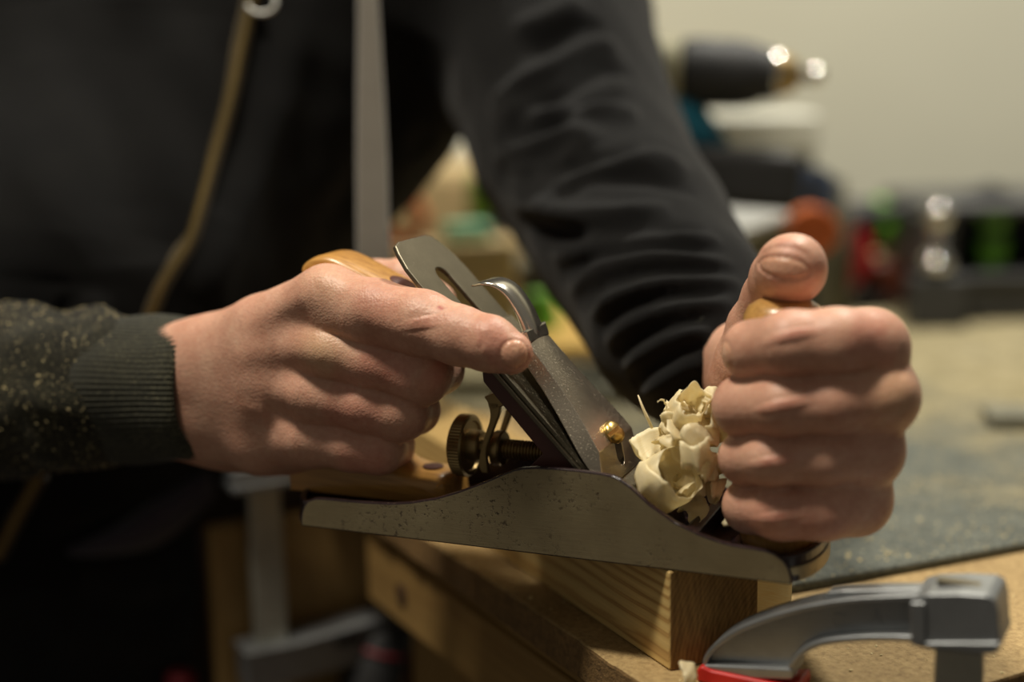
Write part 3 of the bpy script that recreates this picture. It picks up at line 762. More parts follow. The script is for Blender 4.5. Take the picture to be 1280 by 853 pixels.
# frog
bm = bmesh.new()
LN = lambda s, h: (46+.69*s+.724*h, 130-.724*s+.69*h)    # along the blade bed, h above it
fr = [LN(68, -2.4), LN(172, -2.4), (162, 4), (104, 4), (106, 22), (110, 36), (116, 42), LN(72, -9), LN(68, -6)]
prism_xz(bm, mm(fr), .009, .053); frog = bm_obj('frog', bm, M['frog'], plane); bevel(frog, .0008)
# blade, slotted
def bladeM(): # local: X along the blade downward, Y lateral, Z normal
    d = Vector((.69, 0, -.724)); n = Vector((.724, 0, .69)); return Matrix(((d.x, 0, n.x, .046), (0, 1, 0, .031), (d.z, 0, n.z, .130), (0, 0, 0, 1)))
BM_ = bladeM()
def stadium(x0, x1, r, n=8):
    return [(x0-r*math.sin(math.pi*k/n), -r*math.cos(math.pi*k/n)) for k in range(n, -1, -1)][::1]+[(x1+r*math.sin(math.pi*k/n), -r*math.cos(math.pi*k/n)) for k in range(n+1)]
def slab_with_slot(outer, inner, z0, z1):
    bm = bmesh.new(); loops = []
    for z in (z0, z1):
        vo = [bm.verts.new(BM_ @ Vector((x, y, z))) for x, y in outer]; vi = [bm.verts.new(BM_ @ Vector((x, y, z))) for x, y in inner]
        eo = [bm.edges.new((vo[k], vo[(k+1) % len(vo)])) for k in range(len(vo))]; ei = [bm.edges.new((vi[k], vi[(k+1) % len(vi)])) for k in range(len(vi))]
        bmesh.ops.triangle_fill(bm, edges=eo+ei, use_beauty=True); loops.append((vo, vi))
    for A, B in zip(loops[0], loops[1]):
        for k in range(len(A)): bm.faces.new((A[k], A[(k+1) % len(A)], B[(k+1) % len(B)], B[k]))
    return bm
io = mm([(6, 21), (1.5, 18), (0, 13), (0, -13), (1.5, -18), (6, -21), (14, -24.2), (22, -25), (176, -25), (176, 25), (22, 25), (14, 24.2)])
sl = mm(stadium(23, 92, 5.2))
irn = bm_obj('cutting_iron', slab_with_slot(io, sl, -.0021, 0), M['iron'], plane); bevel(irn, .0005, 2, 50)
# chip breaker, a thinner plate with a rising hump near the edge
bm = bmesh.new(); rows = []
for s, h in [(52, .3), (53, 1.6), (60, 1.8), (100, 1.8), (140, 2.0), (152, 3.6), (160, 5.0), (166, 4.4), (171, 1.6), (174, .2)]:
    w = 23.5; rows.append([(s, -w, h), (s, w, h), (s, w, max(.1, h-1.7)), (s, -w, max(.1, h-1.7))])
vs = [[bm.verts.new(BM_ @ Vector((a/1000, b/1000, c/1000))) for a, b, c in r] for r in rows]
for a, b in zip(vs, vs[1:]):
    for k in range(4): bm.faces.new((a[k], a[(k+1) % 4], b[(k+1) % 4], b[k]))
bm.faces.new(vs[0]); bm.faces.new(vs[-1])
cb = bm_obj('chip_breaker', bm, M['breaker'], plane); bevel(cb, .0006)
bm = bmesh.new(); lathe(bm, [(.0085, -.0032), (.0085, -.0066), (.007, -.0072)], 28, BM_ @ Matrix.Translation((.080, 0, 0))); bm_obj('breaker_screw', bm, M['oldbrass'], plane, auto=40)
# lever cap: convex, flaring towards the mouth, side skirts
secs = [(67.5, 12.2, 9.5, 8.0, 12.0), (69.5, 12.8, 11.8, 7.4, 14.0), (80, 14.2, 12.4, 7.0, 13.8), (92, 16.4, 13.6, 6.4, 13.2), (104, 19.4, 15.8, 5.4, 12.6), (114, 22.4, 18.4, 4.4, 11.9), (122, 24.4, 20.8, 3.4, 11.1), (127.5, 25, 22.2, 2.6, 10.4), (133, 25, 23.4, 1.9, 6.8), (141.5, 25, 24.6, 1.5, 2.4)]
bm = bmesh.new(); rings = []
for s, wb, wt, z0, z1 in secs:
    pts = []
    for k in range(9):                                   # crowned top, from far to near
        y = wt*(1-2*k/8); pts.append((s, y, z1+.9*(1-(y/wt)**2)))
    pts += [(s, -wb, z0+.5), (s, -wb+1, z0), (s, wb-1, z0), (s, wb, z0+.5)]
    rings.append([bm.verts.new(BM_ @ Vector((a/1000, b/1000, c/1000))) for a, b, c in pts])
for a, b in zip(rings, rings[1:]):
    for k in range(len(a)): bm.faces.new((a[k], a[(k+1) % len(a)], b[(k+1) % len(a)], b[k]))
bm.faces.new(rings[0]); bm.faces.new(rings[-1])
cap = bm_obj('lever_cap', bm, M['cap'], plane, auto=22)
# keyhole through the cap
kb = bmesh.new(); key = mm(stadium(123, 133.5, 4.1))
prism(kb, key, lambda p: BM_ @ Vector((p[0], p[1], -.002)), lambda p: BM_ @ Vector((p[0], p[1], .03)))
bmesh.ops.recalc_face_normals(kb, faces=kb.faces[:]); kme = bpy.data.meshes.new('key'); kb.to_mesh(kme); kb.free(); ko = bpy.data.objects.new('key', kme); COL.objects.link(ko); ko.parent = plane
bl = cap.modifiers.new('b', 'BOOLEAN'); bl.operation = 'DIFFERENCE'; bl.object = ko; bl.solver = 'EXACT'
bpy.context.view_layer.update(); dg = bpy.context.evaluated_depsgraph_get(); nm = bpy.data.meshes.new_from_object(cap.evaluated_get(dg)); cap.modifiers.clear(); cap.data = nm; nm.name = 'lever_cap'
bpy.data.objects.remove(ko); nm.set_sharp_from_angle(angle=math.radians(22)); bevel(cap, .0004, 2, 24)
# screw with a slotted dome
bm = bmesh.new(); SM = BM_ @ Matrix.Translation((.1245, 0, 0)) @ Matrix.Rotation(math.radians(12), 4, 'X')
lathe(bm, [(.0028, .003), (.0028, .0118), (.0052, .0121), (.0055, .0134), (.0051, .0147), (.0040, .0156), (.0022, .0161), (.0006, .0162)], 28, SM)
scr = bm_obj('lever_cap_screw', bm, M['brass'], plane, auto=40)
kb = bmesh.new(); box(kb, (0, 0, .0160), (.0018, .016, .0044), M=SM); kme = bpy.data.meshes.new('k'); kb.to_mesh(kme); kb.free(); ko = bpy.data.objects.new('k', kme); COL.objects.link(ko); ko.parent = plane
bl = scr.modifiers.new('b', 'BOOLEAN'); bl.operation = 'DIFFERENCE'; bl.object = ko; bl.solver = 'EXACT'
bpy.context.view_layer.update(); dg = bpy.context.evaluated_depsgraph_get(); nm = bpy.data.meshes.new_from_object(scr.evaluated_get(dg)); scr.modifiers.clear(); scr.data = nm; bpy.data.objects.remove(ko)
# curved cam lever at the top of the cap
pr = spline([(104.5, 86), (103.0, 92.5), (99.2, 101), (94.5, 107.6), (89.5, 111.0), (84, 111.9), (77.5, 110.4)], 26); th = np.interp(np.linspace(0, 1, 26), [0, .15, .4, .7, 1], [5.0, 4.8, 3.4, 2.6, 1.3]); wd = np.interp(np.linspace(0, 1, 26), [0, .2, .5, .85, 1], [9.5, 8.6, 8.6, 9.4, 6.5])
bm = bmesh.new(); prev = None
for i in range(26):
    d = pr[min(i+1, 25)]-pr[max(i-1, 0)]; d /= np.linalg.norm(d); n = np.array([-d[1], d[0]]); w = []
    for sy, sn in ((-1, 0), (-.8, .8), (0, 1), (.8, .8), (1, 0), (.8, -.85), (0, -1), (-.8, -.85)): q = pr[i]+n*sn*th[i]*.5; w.append(bm.verts.new((q[0]/1000, (31+sy*wd[i])/1000, q[1]/1000)))
    if prev:
        for k in range(8): bm.faces.new((prev[k], prev[(k+1) % 8], w[(k+1) % 8], w[k]))
    else: bm.faces.new(w)
    prev = w
bm.faces.new(prev[::-1]); lev = bm_obj('cam_lever', bm, M['lever'], cap, True)
bm = bmesh.new(); prism_xz(bm, mm([(99, 90), (105, 93.5), (107, 87), (102, 84)]), .0185, .0435); ck = bm_obj('lever_cheek', bm, M['lever'], cap); bevel(ck, .0012)
# depth wheel, collar and stud; yoke
XM = Matrix.Translation((0, .031, .0362)) @ Matrix.Rotation(math.pi/2, 4, 'Y')
bm = bmesh.new(); n = 120; rings = []
for r, x in [(4, 65.5), (9, 65.5), (12.8, 66), (14, 67), (14, 72.2), (13.2, 73), (11.5, 73), (11, 72.2), (7.6, 72.2), (7.4, 77.5), (6.8, 78.2), (4.2, 78.2), (4.2, 84.2), (7.8, 84.4), (8.1, 85.2), (8.1, 88), (7.4, 88.8), (3, 88.8)]:
    rings.append([bm.verts.new(XM @ Vector(((r+(.22*math.cos(math.pi*k) if r > 13.5 else 0))/1000*math.cos(2*math.pi*k/n), (r+(.22*math.cos(math.pi*k) if r > 13.5 else 0))/1000*math.sin(2*math.pi*k/n), x/1000))) for k in range(n)])
for a, b in zip(rings, rings[1:]):
    for k in range(n): bm.faces.new((a[k], a[(k+1) % n], b[(k+1) % n], b[k]))
bm.faces.new(rings[0]); bm.faces.new(rings[-1])
wh = bm_obj('depth_adjusting_wheel', bm, M['oldbrass'], plane, auto=30); wh['label'] = 'aged brass adjusting wheel'
bm = bmesh.new(); pf = []
for k in range(14): pf += [(.0046, .0885+k*.0015), (.0038, .0885+k*.0015+.0006), (.0046, .0885+k*.0015+.0013)]
lathe(bm, pf, 24, XM); bm_obj('threaded_stud', bm, M['oldbrass'], plane, auto=20)
bm = bmesh.new()
yk = spline([(88.5, 60), (88.8, 54), (86.0, 46), (83.2, 38), (82.6, 31), (83.6, 27)], 18); wy = np.interp(np.linspace(0, 1, 18), [0, .3, .6, .85, 1], [6, 3.2, 2.6, 4.6, 3.0])
poly = [tuple(q+np.array([w/2, 0])) for q, w in zip(yk, wy)]+[tuple(q-np.array([w/2, 0])) for q, w in zip(yk[::-1], wy[::-1])]
prism_xz(bm, mm(poly), .0205, .0235); prism_xz(bm, mm(poly), .0385, .0415); prism_xz(bm, mm([(84, 62), (93, 66), (96, 60), (88, 56)]), .0205, .0415)
yo = bm_obj('adjuster_yoke', bm, M['oldbrass'], plane); bevel(yo, .0006)
# tote (rear handle): outline extruded and rounded by resting on a skinned section
tt = spline([(-16.5, 9.4), (-17.2, 15), (-17.6, 20), (-18.5, 25), (-13, 33), (-8, 48), (-1, 66), (5, 84), (7, 96), (3, 106), (-5, 113), (-4.5, 118), (2.5, 121.8), (12, 122), (30, 114.5), (45.5, 107), (49, 103), (46, 96), (40, 84), (35, 66), (32, 48), (33, 36), (39, 28), (48, 24.8), (58, 24.3), (62.5, 23), (65.2, 19), (65.8, 9.4)], 90)
bm = bmesh.new(); N = len(tt); ctr = tt.mean(0)
def tote_ring(y, ins):
    P = []
    for i in range(N):
        d = tt[(i+1) % N]-tt[i-1]; d = d/(np.linalg.norm(d)+1e-9); nrm = np.array([d[1], -d[0]])
        q = tt[i]+nrm*ins*(0.25 if tt[i][1] < 22 else (.5 if tt[i][1] > 103 else 1.0)); P.append(bm.verts.new((q[0]/1000, y/1000, q[1]/1000)))
    return P
a_ = np.sum(tt[:, 0]*np.roll(tt[:, 1], -1)-np.roll(tt[:, 0], -1)*tt[:, 1]); sg = -1 if a_ < 0 else 1
rs = [tote_ring(y, ins*(-sg)) for y, ins in ((18.2, 5.5), (18.9, 3.0), (20.8, 1.1), (24.5, 0), (37.5, 0), (41.2, 1.1), (43.1, 3.0), (43.8, 5.5))]
for a, b in zip(rs, rs[1:]):
    for k in range(N): bm.faces.new((a[k], a[(k+1) % N], b[(k+1) % N], b[k]))
for r_ in (rs[0], rs[-1]): bmesh.ops.triangle_fill(bm, edges=[bm.edges.get((r_[k], r_[(k+1) % N])) for k in range(N)], use_beauty=True)
tote = bm_obj('rear_handle', bm, M['tote'], plane, auto=50); tote['label'] = 'beech rear handle held in the right hand'
bm = bmesh.new(); lathe(bm, [(.0062, -.001), (.0062, .0006), (.0045, .0012), (.001, .0014)], 24, axisM((.0405, .031, .1093), (.42, 0, .907))); bm_obj('handle_nut', bm, M['frog'], tote, auto=40)
bm = bmesh.new(); lathe(bm, [(.0048, -.002), (.0048, .0004), (.003, .0006), (.001, .0006)], 24, axisM((.053, .031, .0247), (0, 0, 1))); bm_obj('toe_screw', bm, M['frog'], tote, auto=40)
# front knob
bm = bmesh.new()
lathe(bm, [(.0152, .0075), (.0166, .0084), (.0172, .0125), (.0168, .0180), (.0152, .0215), (.0125, .0265), (.0108, .0330), (.0102, .0420), (.0106, .0540), (.0118, .0660), (.0134, .0780), (.0150, .0880), (.0163, .0950), (.0168, .1000), (.0162, .1045), (.0144, .1078), (.0110, .1100), (.0065, .1108), (.0005, .1110)], 56, Matrix.Translation((.2137, .031, -.001)))
kn = bm_obj('front_knob', bm, M['knob'], plane, auto=60); kn['label'] = 'turned beech knob under the left thumb'
# ------------------------------------------------------------------ bench, beam, mat
BE = np.array([-.4637, .8860]); BN = np.array([.8860, .4637])          # along the bench's left edge, across the bench
B0 = np.array([.02539, .58883])
ANG = math.atan2(BN[1], BN[0])
bench = empty('workbench', (B0[0], B0[1], -.90), ANG)                    # local x across the bench, y along its left edge
meta(bench, 'workbench with a particle board top on a pine frame under the beam and the mat', 'workbench')
FR = -.122                                                               # front edge of the top (local y)
bm = bmesh.new(); n = 90
# top with a crumbled arris: the edge line wanders a little
ys = np.linspace(FR, 1.75, 260); xs = [.0003*math.sin(y*310)+.0003*math.sin(y*741+1)+.0003*random.uniform(-1, 1) for y in ys]
poly = [(x, y) for x, y in zip(xs, ys)]+[(1.02, 1.75), (1.02, FR)]
prism_xy(bm, poly, .882, .900)
top = bm_obj('bench_top', bm, [M['chip'], M['chipedge']], bench); bevel(top, .0016, 2, 50)
for p in top.data.polygons:
    if abs(p.normal.z) < .5: p.material_index = 1
def board(name, x0, x1, y0, y1, z0, z1, mat, parent=bench, bev=.002, ax=None):
    bm = bmesh.new(); c = ((x0+x1)/2, (y0+y1)/2, (z0+z1)/2); box(bm, (0, 0, 0), (x1-x0, y1-y0, z1-z0)); o = bm_obj(name, bm, mat, parent); o.location = c; bevel(o, bev); return o
pm = m_wood('pine_apron_long', hexc(160, 128, 74), hexc(126, 94, 48), 1, 40, .08, .6)
board('spacer_rail', .006, .045, FR+.01, .258, .874, .882, pm)
ap = board('apron', .004, .026, FR+.01, .258, .832, .874, pm)
board('added_dark_panel', .003, .9, .74, .755, .10, .878, plain('under_bench_dark', (.05, .028, .013), .6))  # added dark board, keeps the lit wall from showing under the bench
board('added_shade_board', -.040, .06, .352, .366, .60, .898, plain('underside_shade_brown', (.05, .028, .013), .6))  # added board, its dark brown stands in for shadow under the top
bm = bmesh.new(); lathe(bm, [(.0065, 0), (.0065, .0006), (.003, .0008)], 20, axisM((.0038, .205, .852), (-1, 0, 0))); kk = bm_obj('knot', bm, plain('dark_knot', (.05, .022, .01), .6), bench)
board('bench_leg', .028, .09, .19, .25, 0, .874, M['ply'])
board('bench_leg', .20, .27, FR+.03, FR+.10, 0, .882, M['ply'])
board('bench_leg', .92, 1.0, FR+.03, FR+.11, 0, .882, M['ply'])
board('bench_leg', .92, 1.0, 1.6, 1.68, 0, .882, M['ply'])
board('side_panel', -.070, .06, .335, .350, .45, .866, M['ply'])
board('cross_rail', .006, 1.0, 1.66, 1.70, .80, .882, pm)
# pine beam under the plane
BD = np.array([-.4363, .8998]); bx = empty
bm = bmesh.new(); L = .46; box(bm, (L/2, 0, 0), (L, .0445, BLK-.0004))
corner = np.array(onz(837, 840, 0)); e = np.array([BD[1], -BD[0]]); cen = corner[:2]+e*.02225
beam = bm_obj('pine_beam', bm, [M['block'], M['endgrain']], None)
for p in beam.data.polygons:
    if p.normal.x < -.9: p.material_index = 1
beam.location = (cen[0], cen[1], (BLK-.0004)/2+.0002); beam.rotation_euler = (0, 0, math.atan2(BD[1], BD[0])); bevel(beam, .0011, 3)
meta(beam, 'square pine beam on the bench edge being planed', 'wooden beam')
# grey felt mat
def polyline_mat():
    pts = [onz(985, 744), onz(1140, 716), onz(1290, 688), onz(1420, 668), np.array([.80, 1.03, 0]), np.array([.64, 1.42, 0]), np.array([.25, 1.52, 0]), np.array([-.12, 1.50, 0]), onz(470, 497), onz(520, 512), onz(640, 522), onz(760, 600), onz(880, 690)]
    return [(p[0], p[1]) for p in pts]
mp = polyline_mat(); bm = bmesh.new(); prism_xy(bm, mp, .0002, .0052)
mat = bm_obj('bench_mat', bm, M['mat'], None); bevel(mat, .0018, 3)
meta(mat, 'grey speckled felt mat dusted with sawdust lying over the bench top', 'mat')
# loose sawdust on mat and bench (nobody could count it)
def inside(p, poly):
    c = False; j = len(poly)-1
    for i in range(len(poly)):
        a, b = poly[i], poly[j]
        if (a[1] > p[1]) != (b[1] > p[1]) and p[0] < (b[0]-a[0])*(p[1]-a[1])/(b[1]-a[1])+a[0]: c = not c
        j = i
    return c
def on_mat():
    q = onz(random.uniform(700, 1330), 395+350*random.random()**.8, .0052)
    if not inside(q, mp): return None
    if q[1] < .86 and random.random() < .55: return None
    return q, (random.gauss(0, .3), random.gauss(0, .3), 1)
meta(chips('sawdust', 6500, on_mat, .0006, M['dust'], None, .0001), 'fine pale sawdust strewn over the felt mat', 'sawdust', kind='stuff')
def on_bench():
    s = random.uniform(0, .8); w = random.uniform(0.002, .3)**1.0; P = B0+BE*(s-.12)+BN*w
    if inside(P, mp): return None
    return (P[0], P[1], 0), (random.gauss(0, .3), random.gauss(0, .3), 1)
meta(chips('wood_dust', 900, on_bench, .0006, M['dust'], None, .0001), 'scattered wood dust on the bare bench edge', 'sawdust', kind='stuff')
# dark offcut lying on the mat
bm = bmesh.new(); box(bm, (0, 0, 0), (.075, .035, .009)); oc = bm_obj('offcut', bm, M['grey'], None); P = onz(1272, 537, .0052); oc.location = (P[0]+.022, P[1]+.012, .0100); oc.rotation_euler = (0, 0, -.14); bevel(oc, .001)
meta(oc, 'small dark grey offcut lying on the felt mat at the right', 'offcut')
# ------------------------------------------------------------------ shavings
def ribbon(name, ctr, axis, r0, r1, turns, width, drift=0.0, phase=0.0, wob=.06, n=70, m=7, twist=0.0, frill=.05, squash=1.0):
    ctr = Vector(ctr); ax = Vector(axis).normalized(); a = ax.orthogonal().normalized(); b = ax.cross(a)
    bm = bmesh.new(); uv = bm.loops.layers.uv.new('UVMap'); rows = []; p1, p2, p3 = [random.uniform(0, 6.28) for _ in range(3)]
    for i in range(n):
        t = i/(n-1); th = phase+turns*2*math.pi*t; r = r0+(r1-r0)*t; r *= 1+wob*math.sin(2.3*th+p1)+wob*.5*math.sin(5.1*th+p2)
        tw = twist*(t-.5); w = width*(.35+.65*min(1, 6*t, 6*(1-t)))*(1+frill*math.sin(31*t+p3))
        c = ctr+a*(r*math.cos(th))+b*(r*squash*math.sin(th))+ax*(drift*(t-.5)+.0012*math.sin(3*th+p2)); rd = (a*math.cos(th)+b*math.sin(th))
        wd = (ax*math.cos(tw)+rd*math.sin(tw)).normalized(); row = []
        for k in range(m):
            s = k/(m-1)-.5; q = c+wd*(w*s*(1+.03*random.uniform(-1, 1)*(abs(s) > .4)))+rd*(.05*width*(1-4*s*s)+.0003*math.sin(9*th+6*s)); row.append((bm.verts.new(q), t*turns*3, s+.5))
        rows.append(row)
    for A, B in zip(rows, rows[1:]):
        for k in range(m-1):
            f = bm.faces.new((A[k][0], A[k+1][0], B[k+1][0], B[k][0]))
            for l, src in zip(f.loops, (A[k], A[k+1], B[k+1], B[k])): l[uv].uv = (src[1], src[2])
    o = bm_obj(name, bm, M['shave'], None, True); md = o.modifiers.new('t', 'SOLIDIFY'); md.thickness = .00022; return o
GS = 'pale shavings packed in front of the plane mouth'
tocam = -np.array(ray(850, 570)); tocam /= np.linalg.norm(tocam)
def axd(rx, uy, toward): v = RT*rx+UP*uy+tocam*toward; return v/np.linalg.norm(v)
o = ribbon('wood_shaving', PL(834, 600, 18), axd(.62, .42, .62), .0122, .0100, 1.15, .0165, .003, 2.2, .03, 90, 9, 0, .015); meta(o, 'large loose shaving looped open at the front of the clump', 'shaving', GS)
o = ribbon('wood_shaving', PL(826, 548, 24), axd(.55, -.8, .4), .0115, .0080, .75, .0160, .004, .4, .05, 70, 9, 0, .02); meta(o, 'curved shaving at the upper left of the clump beside the lever cap', 'shaving', GS)
o = ribbon('wood_shaving', PL(860, 628, 20), axd(.8, .5, .2), .0105, .0055, .55, .0100, .002, 3.6, .08); meta(o, 'short tongue of shaving dropping to the plane side below the clump', 'shaving', GS)
o = ribbon('wood_shaving', PL(862, 510, 30), axd(.2, .5, .8), .0085, .0060, 1.1, .0120, .003, 1.0, .14, 70, 7, .8, .14); meta(o, 'crinkled shaving standing on top of the clump', 'shaving', GS)
o = ribbon('wood_shaving', PL(826, 508, 26), axd(.2, .3, .9), .0036, .0022, .62, .0016, .0015, .6, .02, 30, 3); meta(o, 'thin hooked wisp of shaving above the clump', 'shaving', GS)
bm = bmesh.new(); tube(bm, [PL(797.5, 494, 26), PL(803, 509, 26), PL(808, 520, 26), PL(815, 535, 27)], [.0004, .0008, .0011, .0012], 6, 0, .6); o = bm_obj('splinter', bm, M['shave'], None, True); meta(o, 'straight pointed splinter sticking up left of the shavings', 'splinter', GS)
spots = [(846, 560, 30, 11, 15), (872, 545, 26, 12, 15), (880, 580, 28, 11, 14), (858, 535, 36, 10, 14), (888, 530, 34, 11, 13), (842, 535, 38, 9, 12), (868, 600, 30, 10, 13), (892, 606, 30, 9, 12), (850, 580, 40, 12, 16), (875, 520, 42, 9, 11), (895, 560, 40, 11, 15), (832, 572, 42, 10, 14), (860, 615, 40, 9, 12), (885, 505, 36, 6, 9), (850, 510, 38, 6, 9), (871, 568, 18, 9, 12), (850, 600, 34, 9, 11), (840, 520, 30, 7, 10)]
for i, (u, v, y, r, w) in enumerate(spots):
    o = ribbon('wood_shaving', PL(u, v, y), axd(random.uniform(-1, 1), random.uniform(-1, 1), random.uniform(-.2, .8)), r/1000*.85, r/1000*.45, random.uniform(.7, 1.5), w/1000*.85, .003, random.uniform(0, 6.28), .16, 60, 6, random.uniform(-1.2, 1.2), .14, random.uniform(.6, 1))
    meta(o, 'crumpled pale shaving packed tight within the clump in front of the plane mouth', 'shaving', GS)
o = ribbon('wood_shaving', PL(914, 653, 20), axd(.6, .5, .5), .0030, .0018, .8, .0030, .004, 1, .1, 30, 3); meta(o, 'tiny shaving lying in the dark toe of the plane by the knob', 'shaving')
# wide thin shaving hanging down behind the sawn end of the beam
bm = bmesh.new(); uv = bm.loops.layers.uv.new('UVMap'); rows = []
e0 = corner[:2]+e*.0450+BD*.006
for i in range(10):
    t = i/9; row = []
    for k in range(9):
        s = k/8; w = .0195*(1-.0*t); q = e0+e*(w*s)+BD*(.004*math.sin(3*s+1+t)+.003*t); row.append((bm.verts.new((q[0], q[1], BLK-.0012-.040*t+.001*math.sin(5*s))), s, t))
    rows.append(row)
for A, B in zip(rows, rows[1:]):
    for k in range(8):
        f = bm.faces.new((A[k][0], A[k+1][0], B[k+1][0], B[k][0]))
        for l, src in zip(f.loops, (A[k], A[k+1], B[k+1], B[k])): l[uv].uv = (src[1], src[2])
o = bm_obj('wood_shaving', bm, M['shave'], None, True); md = o.modifiers.new('t', 'SOLIDIFY'); md.thickness = .0003
meta(o, 'wide flat shaving hanging beside the sawn end of the beam', 'shaving')
P = onz(990, 772, .004); o = ribbon('wood_shaving', P, (.5, .3, .1), .006, .004, .45, .012, .001, 5.2, .05, 30, 5); meta(o, 'small folded shaving on the bench at the foot of the beam end', 'shaving')
P = onz(852, 852, .003); o = ribbon('wood_shaving', P, (.8, .5, .05), .008, .006, .3, .007, .001, .9, .05, 30, 5); meta(o, 'pale strip of shaving at the bench corner beside the red clamp pad', 'shaving')
# ------------------------------------------------------------------ foreground clamp
KP = np.array(atY(1195, 780, .497)); KX = np.array([.886, -.4637, 0]); KX /= np.linalg.norm(KX); KN = np.array([KX[1], -KX[0], 0])  # KN points away from the viewer
if KN @ FWD < 0: KN = -KN
def KQ(u, v):
    d = ray(u, v); t = ((KP-CAM)@KN)/(d@KN); P = CAM+d*t-KP; return (P@KX, P[2])
clamp = empty('screw_clamp', KP, math.atan2(KX[1], KX[0])); meta(clamp, 'cast grey bar clamp with a red pad on the near bench corner', 'clamp')
def kx(bm, poly, y0, y1, mi=0): return prism(bm, poly, lambda p: (p[0], y0, p[1]), lambda p: (p[0], y1, p[1]), mi)
top_px = [(876, 834), (879, 822), (890, 808), (915, 790), (950, 775), (985, 764), (1020, 756), (1060, 750), (1100, 747), (1145, 745)]
bot_px = [(1145, 803), (1100, 802), (1060, 804), (1030, 808), (1010, 816), (998, 827), (990, 838)]
T = [KQ(*p) for p in spline(top_px, 40)]; B = [KQ(*p) for p in spline(bot_px, 26)]
bm = bmesh.new(); web = T+B; kx(bm, web, .0048, .0112)
def strip(line, th, y0, y1):
    L = np.array(line); out = []
    for i in range(len(L)):
        d = L[min(i+1, len(L)-1)]-L[max(i-1, 0)]; d /= np.linalg.norm(d)+1e-9; out.append(L[i]+np.array([d[1], -d[0]])*th)
    kx(bm, [tuple(p) for p in L]+[tuple(p) for p in out[::-1]], y0, y1)
strip(T, .0022, .001, .015); strip(B, .0024, .0, .016)
lug = [KQ(1022, 756), KQ(1030, 747), KQ(1048, 745), KQ(1148, 743), KQ(1148, 748), KQ(1050, 752)]; kx(bm, lug, .006, .014)
bs = [KQ(1143, 800), KQ(1140, 750), KQ(1146, 743), KQ(1162, 739), KQ(1200, 738), KQ(1236, 740), KQ(1246, 746), KQ(1250, 760), KQ(1252, 796), KQ(1251, 809), KQ(1243, 814), KQ(1225, 814), KQ(1166, 808), KQ(1150, 804)]
kx(bm, bs, -.004, .020)
rb = [KQ(1142, 801), KQ(1141, 748), KQ(1160, 748), KQ(1160, 802)]; kx(bm, rb, -.0052, .006)
fl = [KQ(1160, 797), KQ(1252, 797), KQ(1253, 806), KQ(1246, 812), KQ(1160, 804)]; kx(bm, fl, -.0056, .0215)
arm = bm_obj('fixed_arm', bm, M['cast'], clamp); bevel(arm, .0011, 3)
def letters(parent, txts):
    for ch_, u, v, h in txts:
        cu = bpy.data.curves.new('relief_letter', 'FONT'); cu.body = ch_; cu.size = h; cu.extrude = .0002; cu.align_x = 'CENTER'; cu.align_y = 'CENTER'
        o = bpy.data.objects.new('relief_letter', cu); COL.objects.link(o); a, z = KQ(u, v); o.location = (a, .0047, z); o.rotation_euler = (math.pi/2, -.02, 0); o.parent = parent; cu.materials.append(M['cast']); bpy.context.view_layer.update(); me_ = bpy.data.meshes.new_from_object(o.evaluated_get(bpy.context.evaluated_depsgraph_get())); n_ = bpy.data.objects.new('relief_letter', me_); COL.objects.link(n_); n_.location = o.location; n_.rotation_euler = o.rotation_euler; bpy.data.objects.remove(o); n_.parent = parent
letters(arm, [('C', 1044, 783, .009), ('A', 1091, 779, .009), ('D', 1133, 774, .009)])
sl = bmesh.new(); a0, z0 = KQ(1164, 738); a1, _ = KQ(1228, 739); zt = KQ(1200, 738)[1]
prism(sl, mm(stadium((a0+.003)*1000, (a1-.003)*1000, 2.6)), lambda p: (p[0], .008+p[1], zt-.001), lambda p: (p[0], .008+p[1], zt+.0006)); so = bm_obj('bar_end', sl, M['iron'], arm)
bm = bmesh.new(); jw = [KQ(879, 832), KQ(992, 837), KQ(990, 850), KQ(880, 848)]; kx(bm, jw, .0, .016); j = bm_obj('jaw', bm, M['cast'], clamp); bevel(j, .0008)
jb = KQ(935, 868)[1]
bm = bmesh.new(); a0, a1 = KQ(872, 838)[0], KQ(998, 840)[0]; zr = KQ(935, 842)[1]; zb = -KP[2]+.0004
kx(bm, [(a0, zb), (a0, zr-.002), (a0+.002, zr), (a0+.006, zr-.0012), (a1-.004, zr-.002), (a1, zr-.001), (a1+.0004, zr-.004), (a1, zb)], -.0016, .0176); rp = bm_obj('pad', bm, M['redpl'], clamp); bevel(rp, .001, 3); rp['label'] = 'red clamp pad'
b0, b1 = KQ(1165, 815)[0], KQ(1225, 815)[0]; zt = KQ(1195, 745)[1]
bm = bmesh.new(); box(bm, ((b0+b1)/2, .0085, (zt-.004-.26)/2+.0), (b1-b0, .0075, zt-.004+.26)); br = bm_obj('bar', bm, M['bar'], clamp); bevel(br, .0008)
bm = bmesh.new(); kx(bm, [(b1+.006, -.215), (b1+.006, -.185), (a0, -.192), (a0-.006, -.198), (a0-.006, -.214)], .0, .017); sa = bm_obj('sliding_arm', bm, M['cast'], clamp); bevel(sa, .0015)
bm = bmesh.new(); tube(bm, [(a0+.01, .0085, -.255), (a0+.01, .0085, -.0272-KP[2])], .0055, 16); sw = bm_obj('spindle', bm, M['iron'], clamp, True)
bm = bmesh.new(); lathe(bm, [(.005, -.33), (.012, -.325), (.013, -.28), (.010, -.25), (.006, -.245)], 16, Matrix.Translation((a0+.01, .0085, 0))); bm_obj('handle', bm, M['redpl'], sw, True)
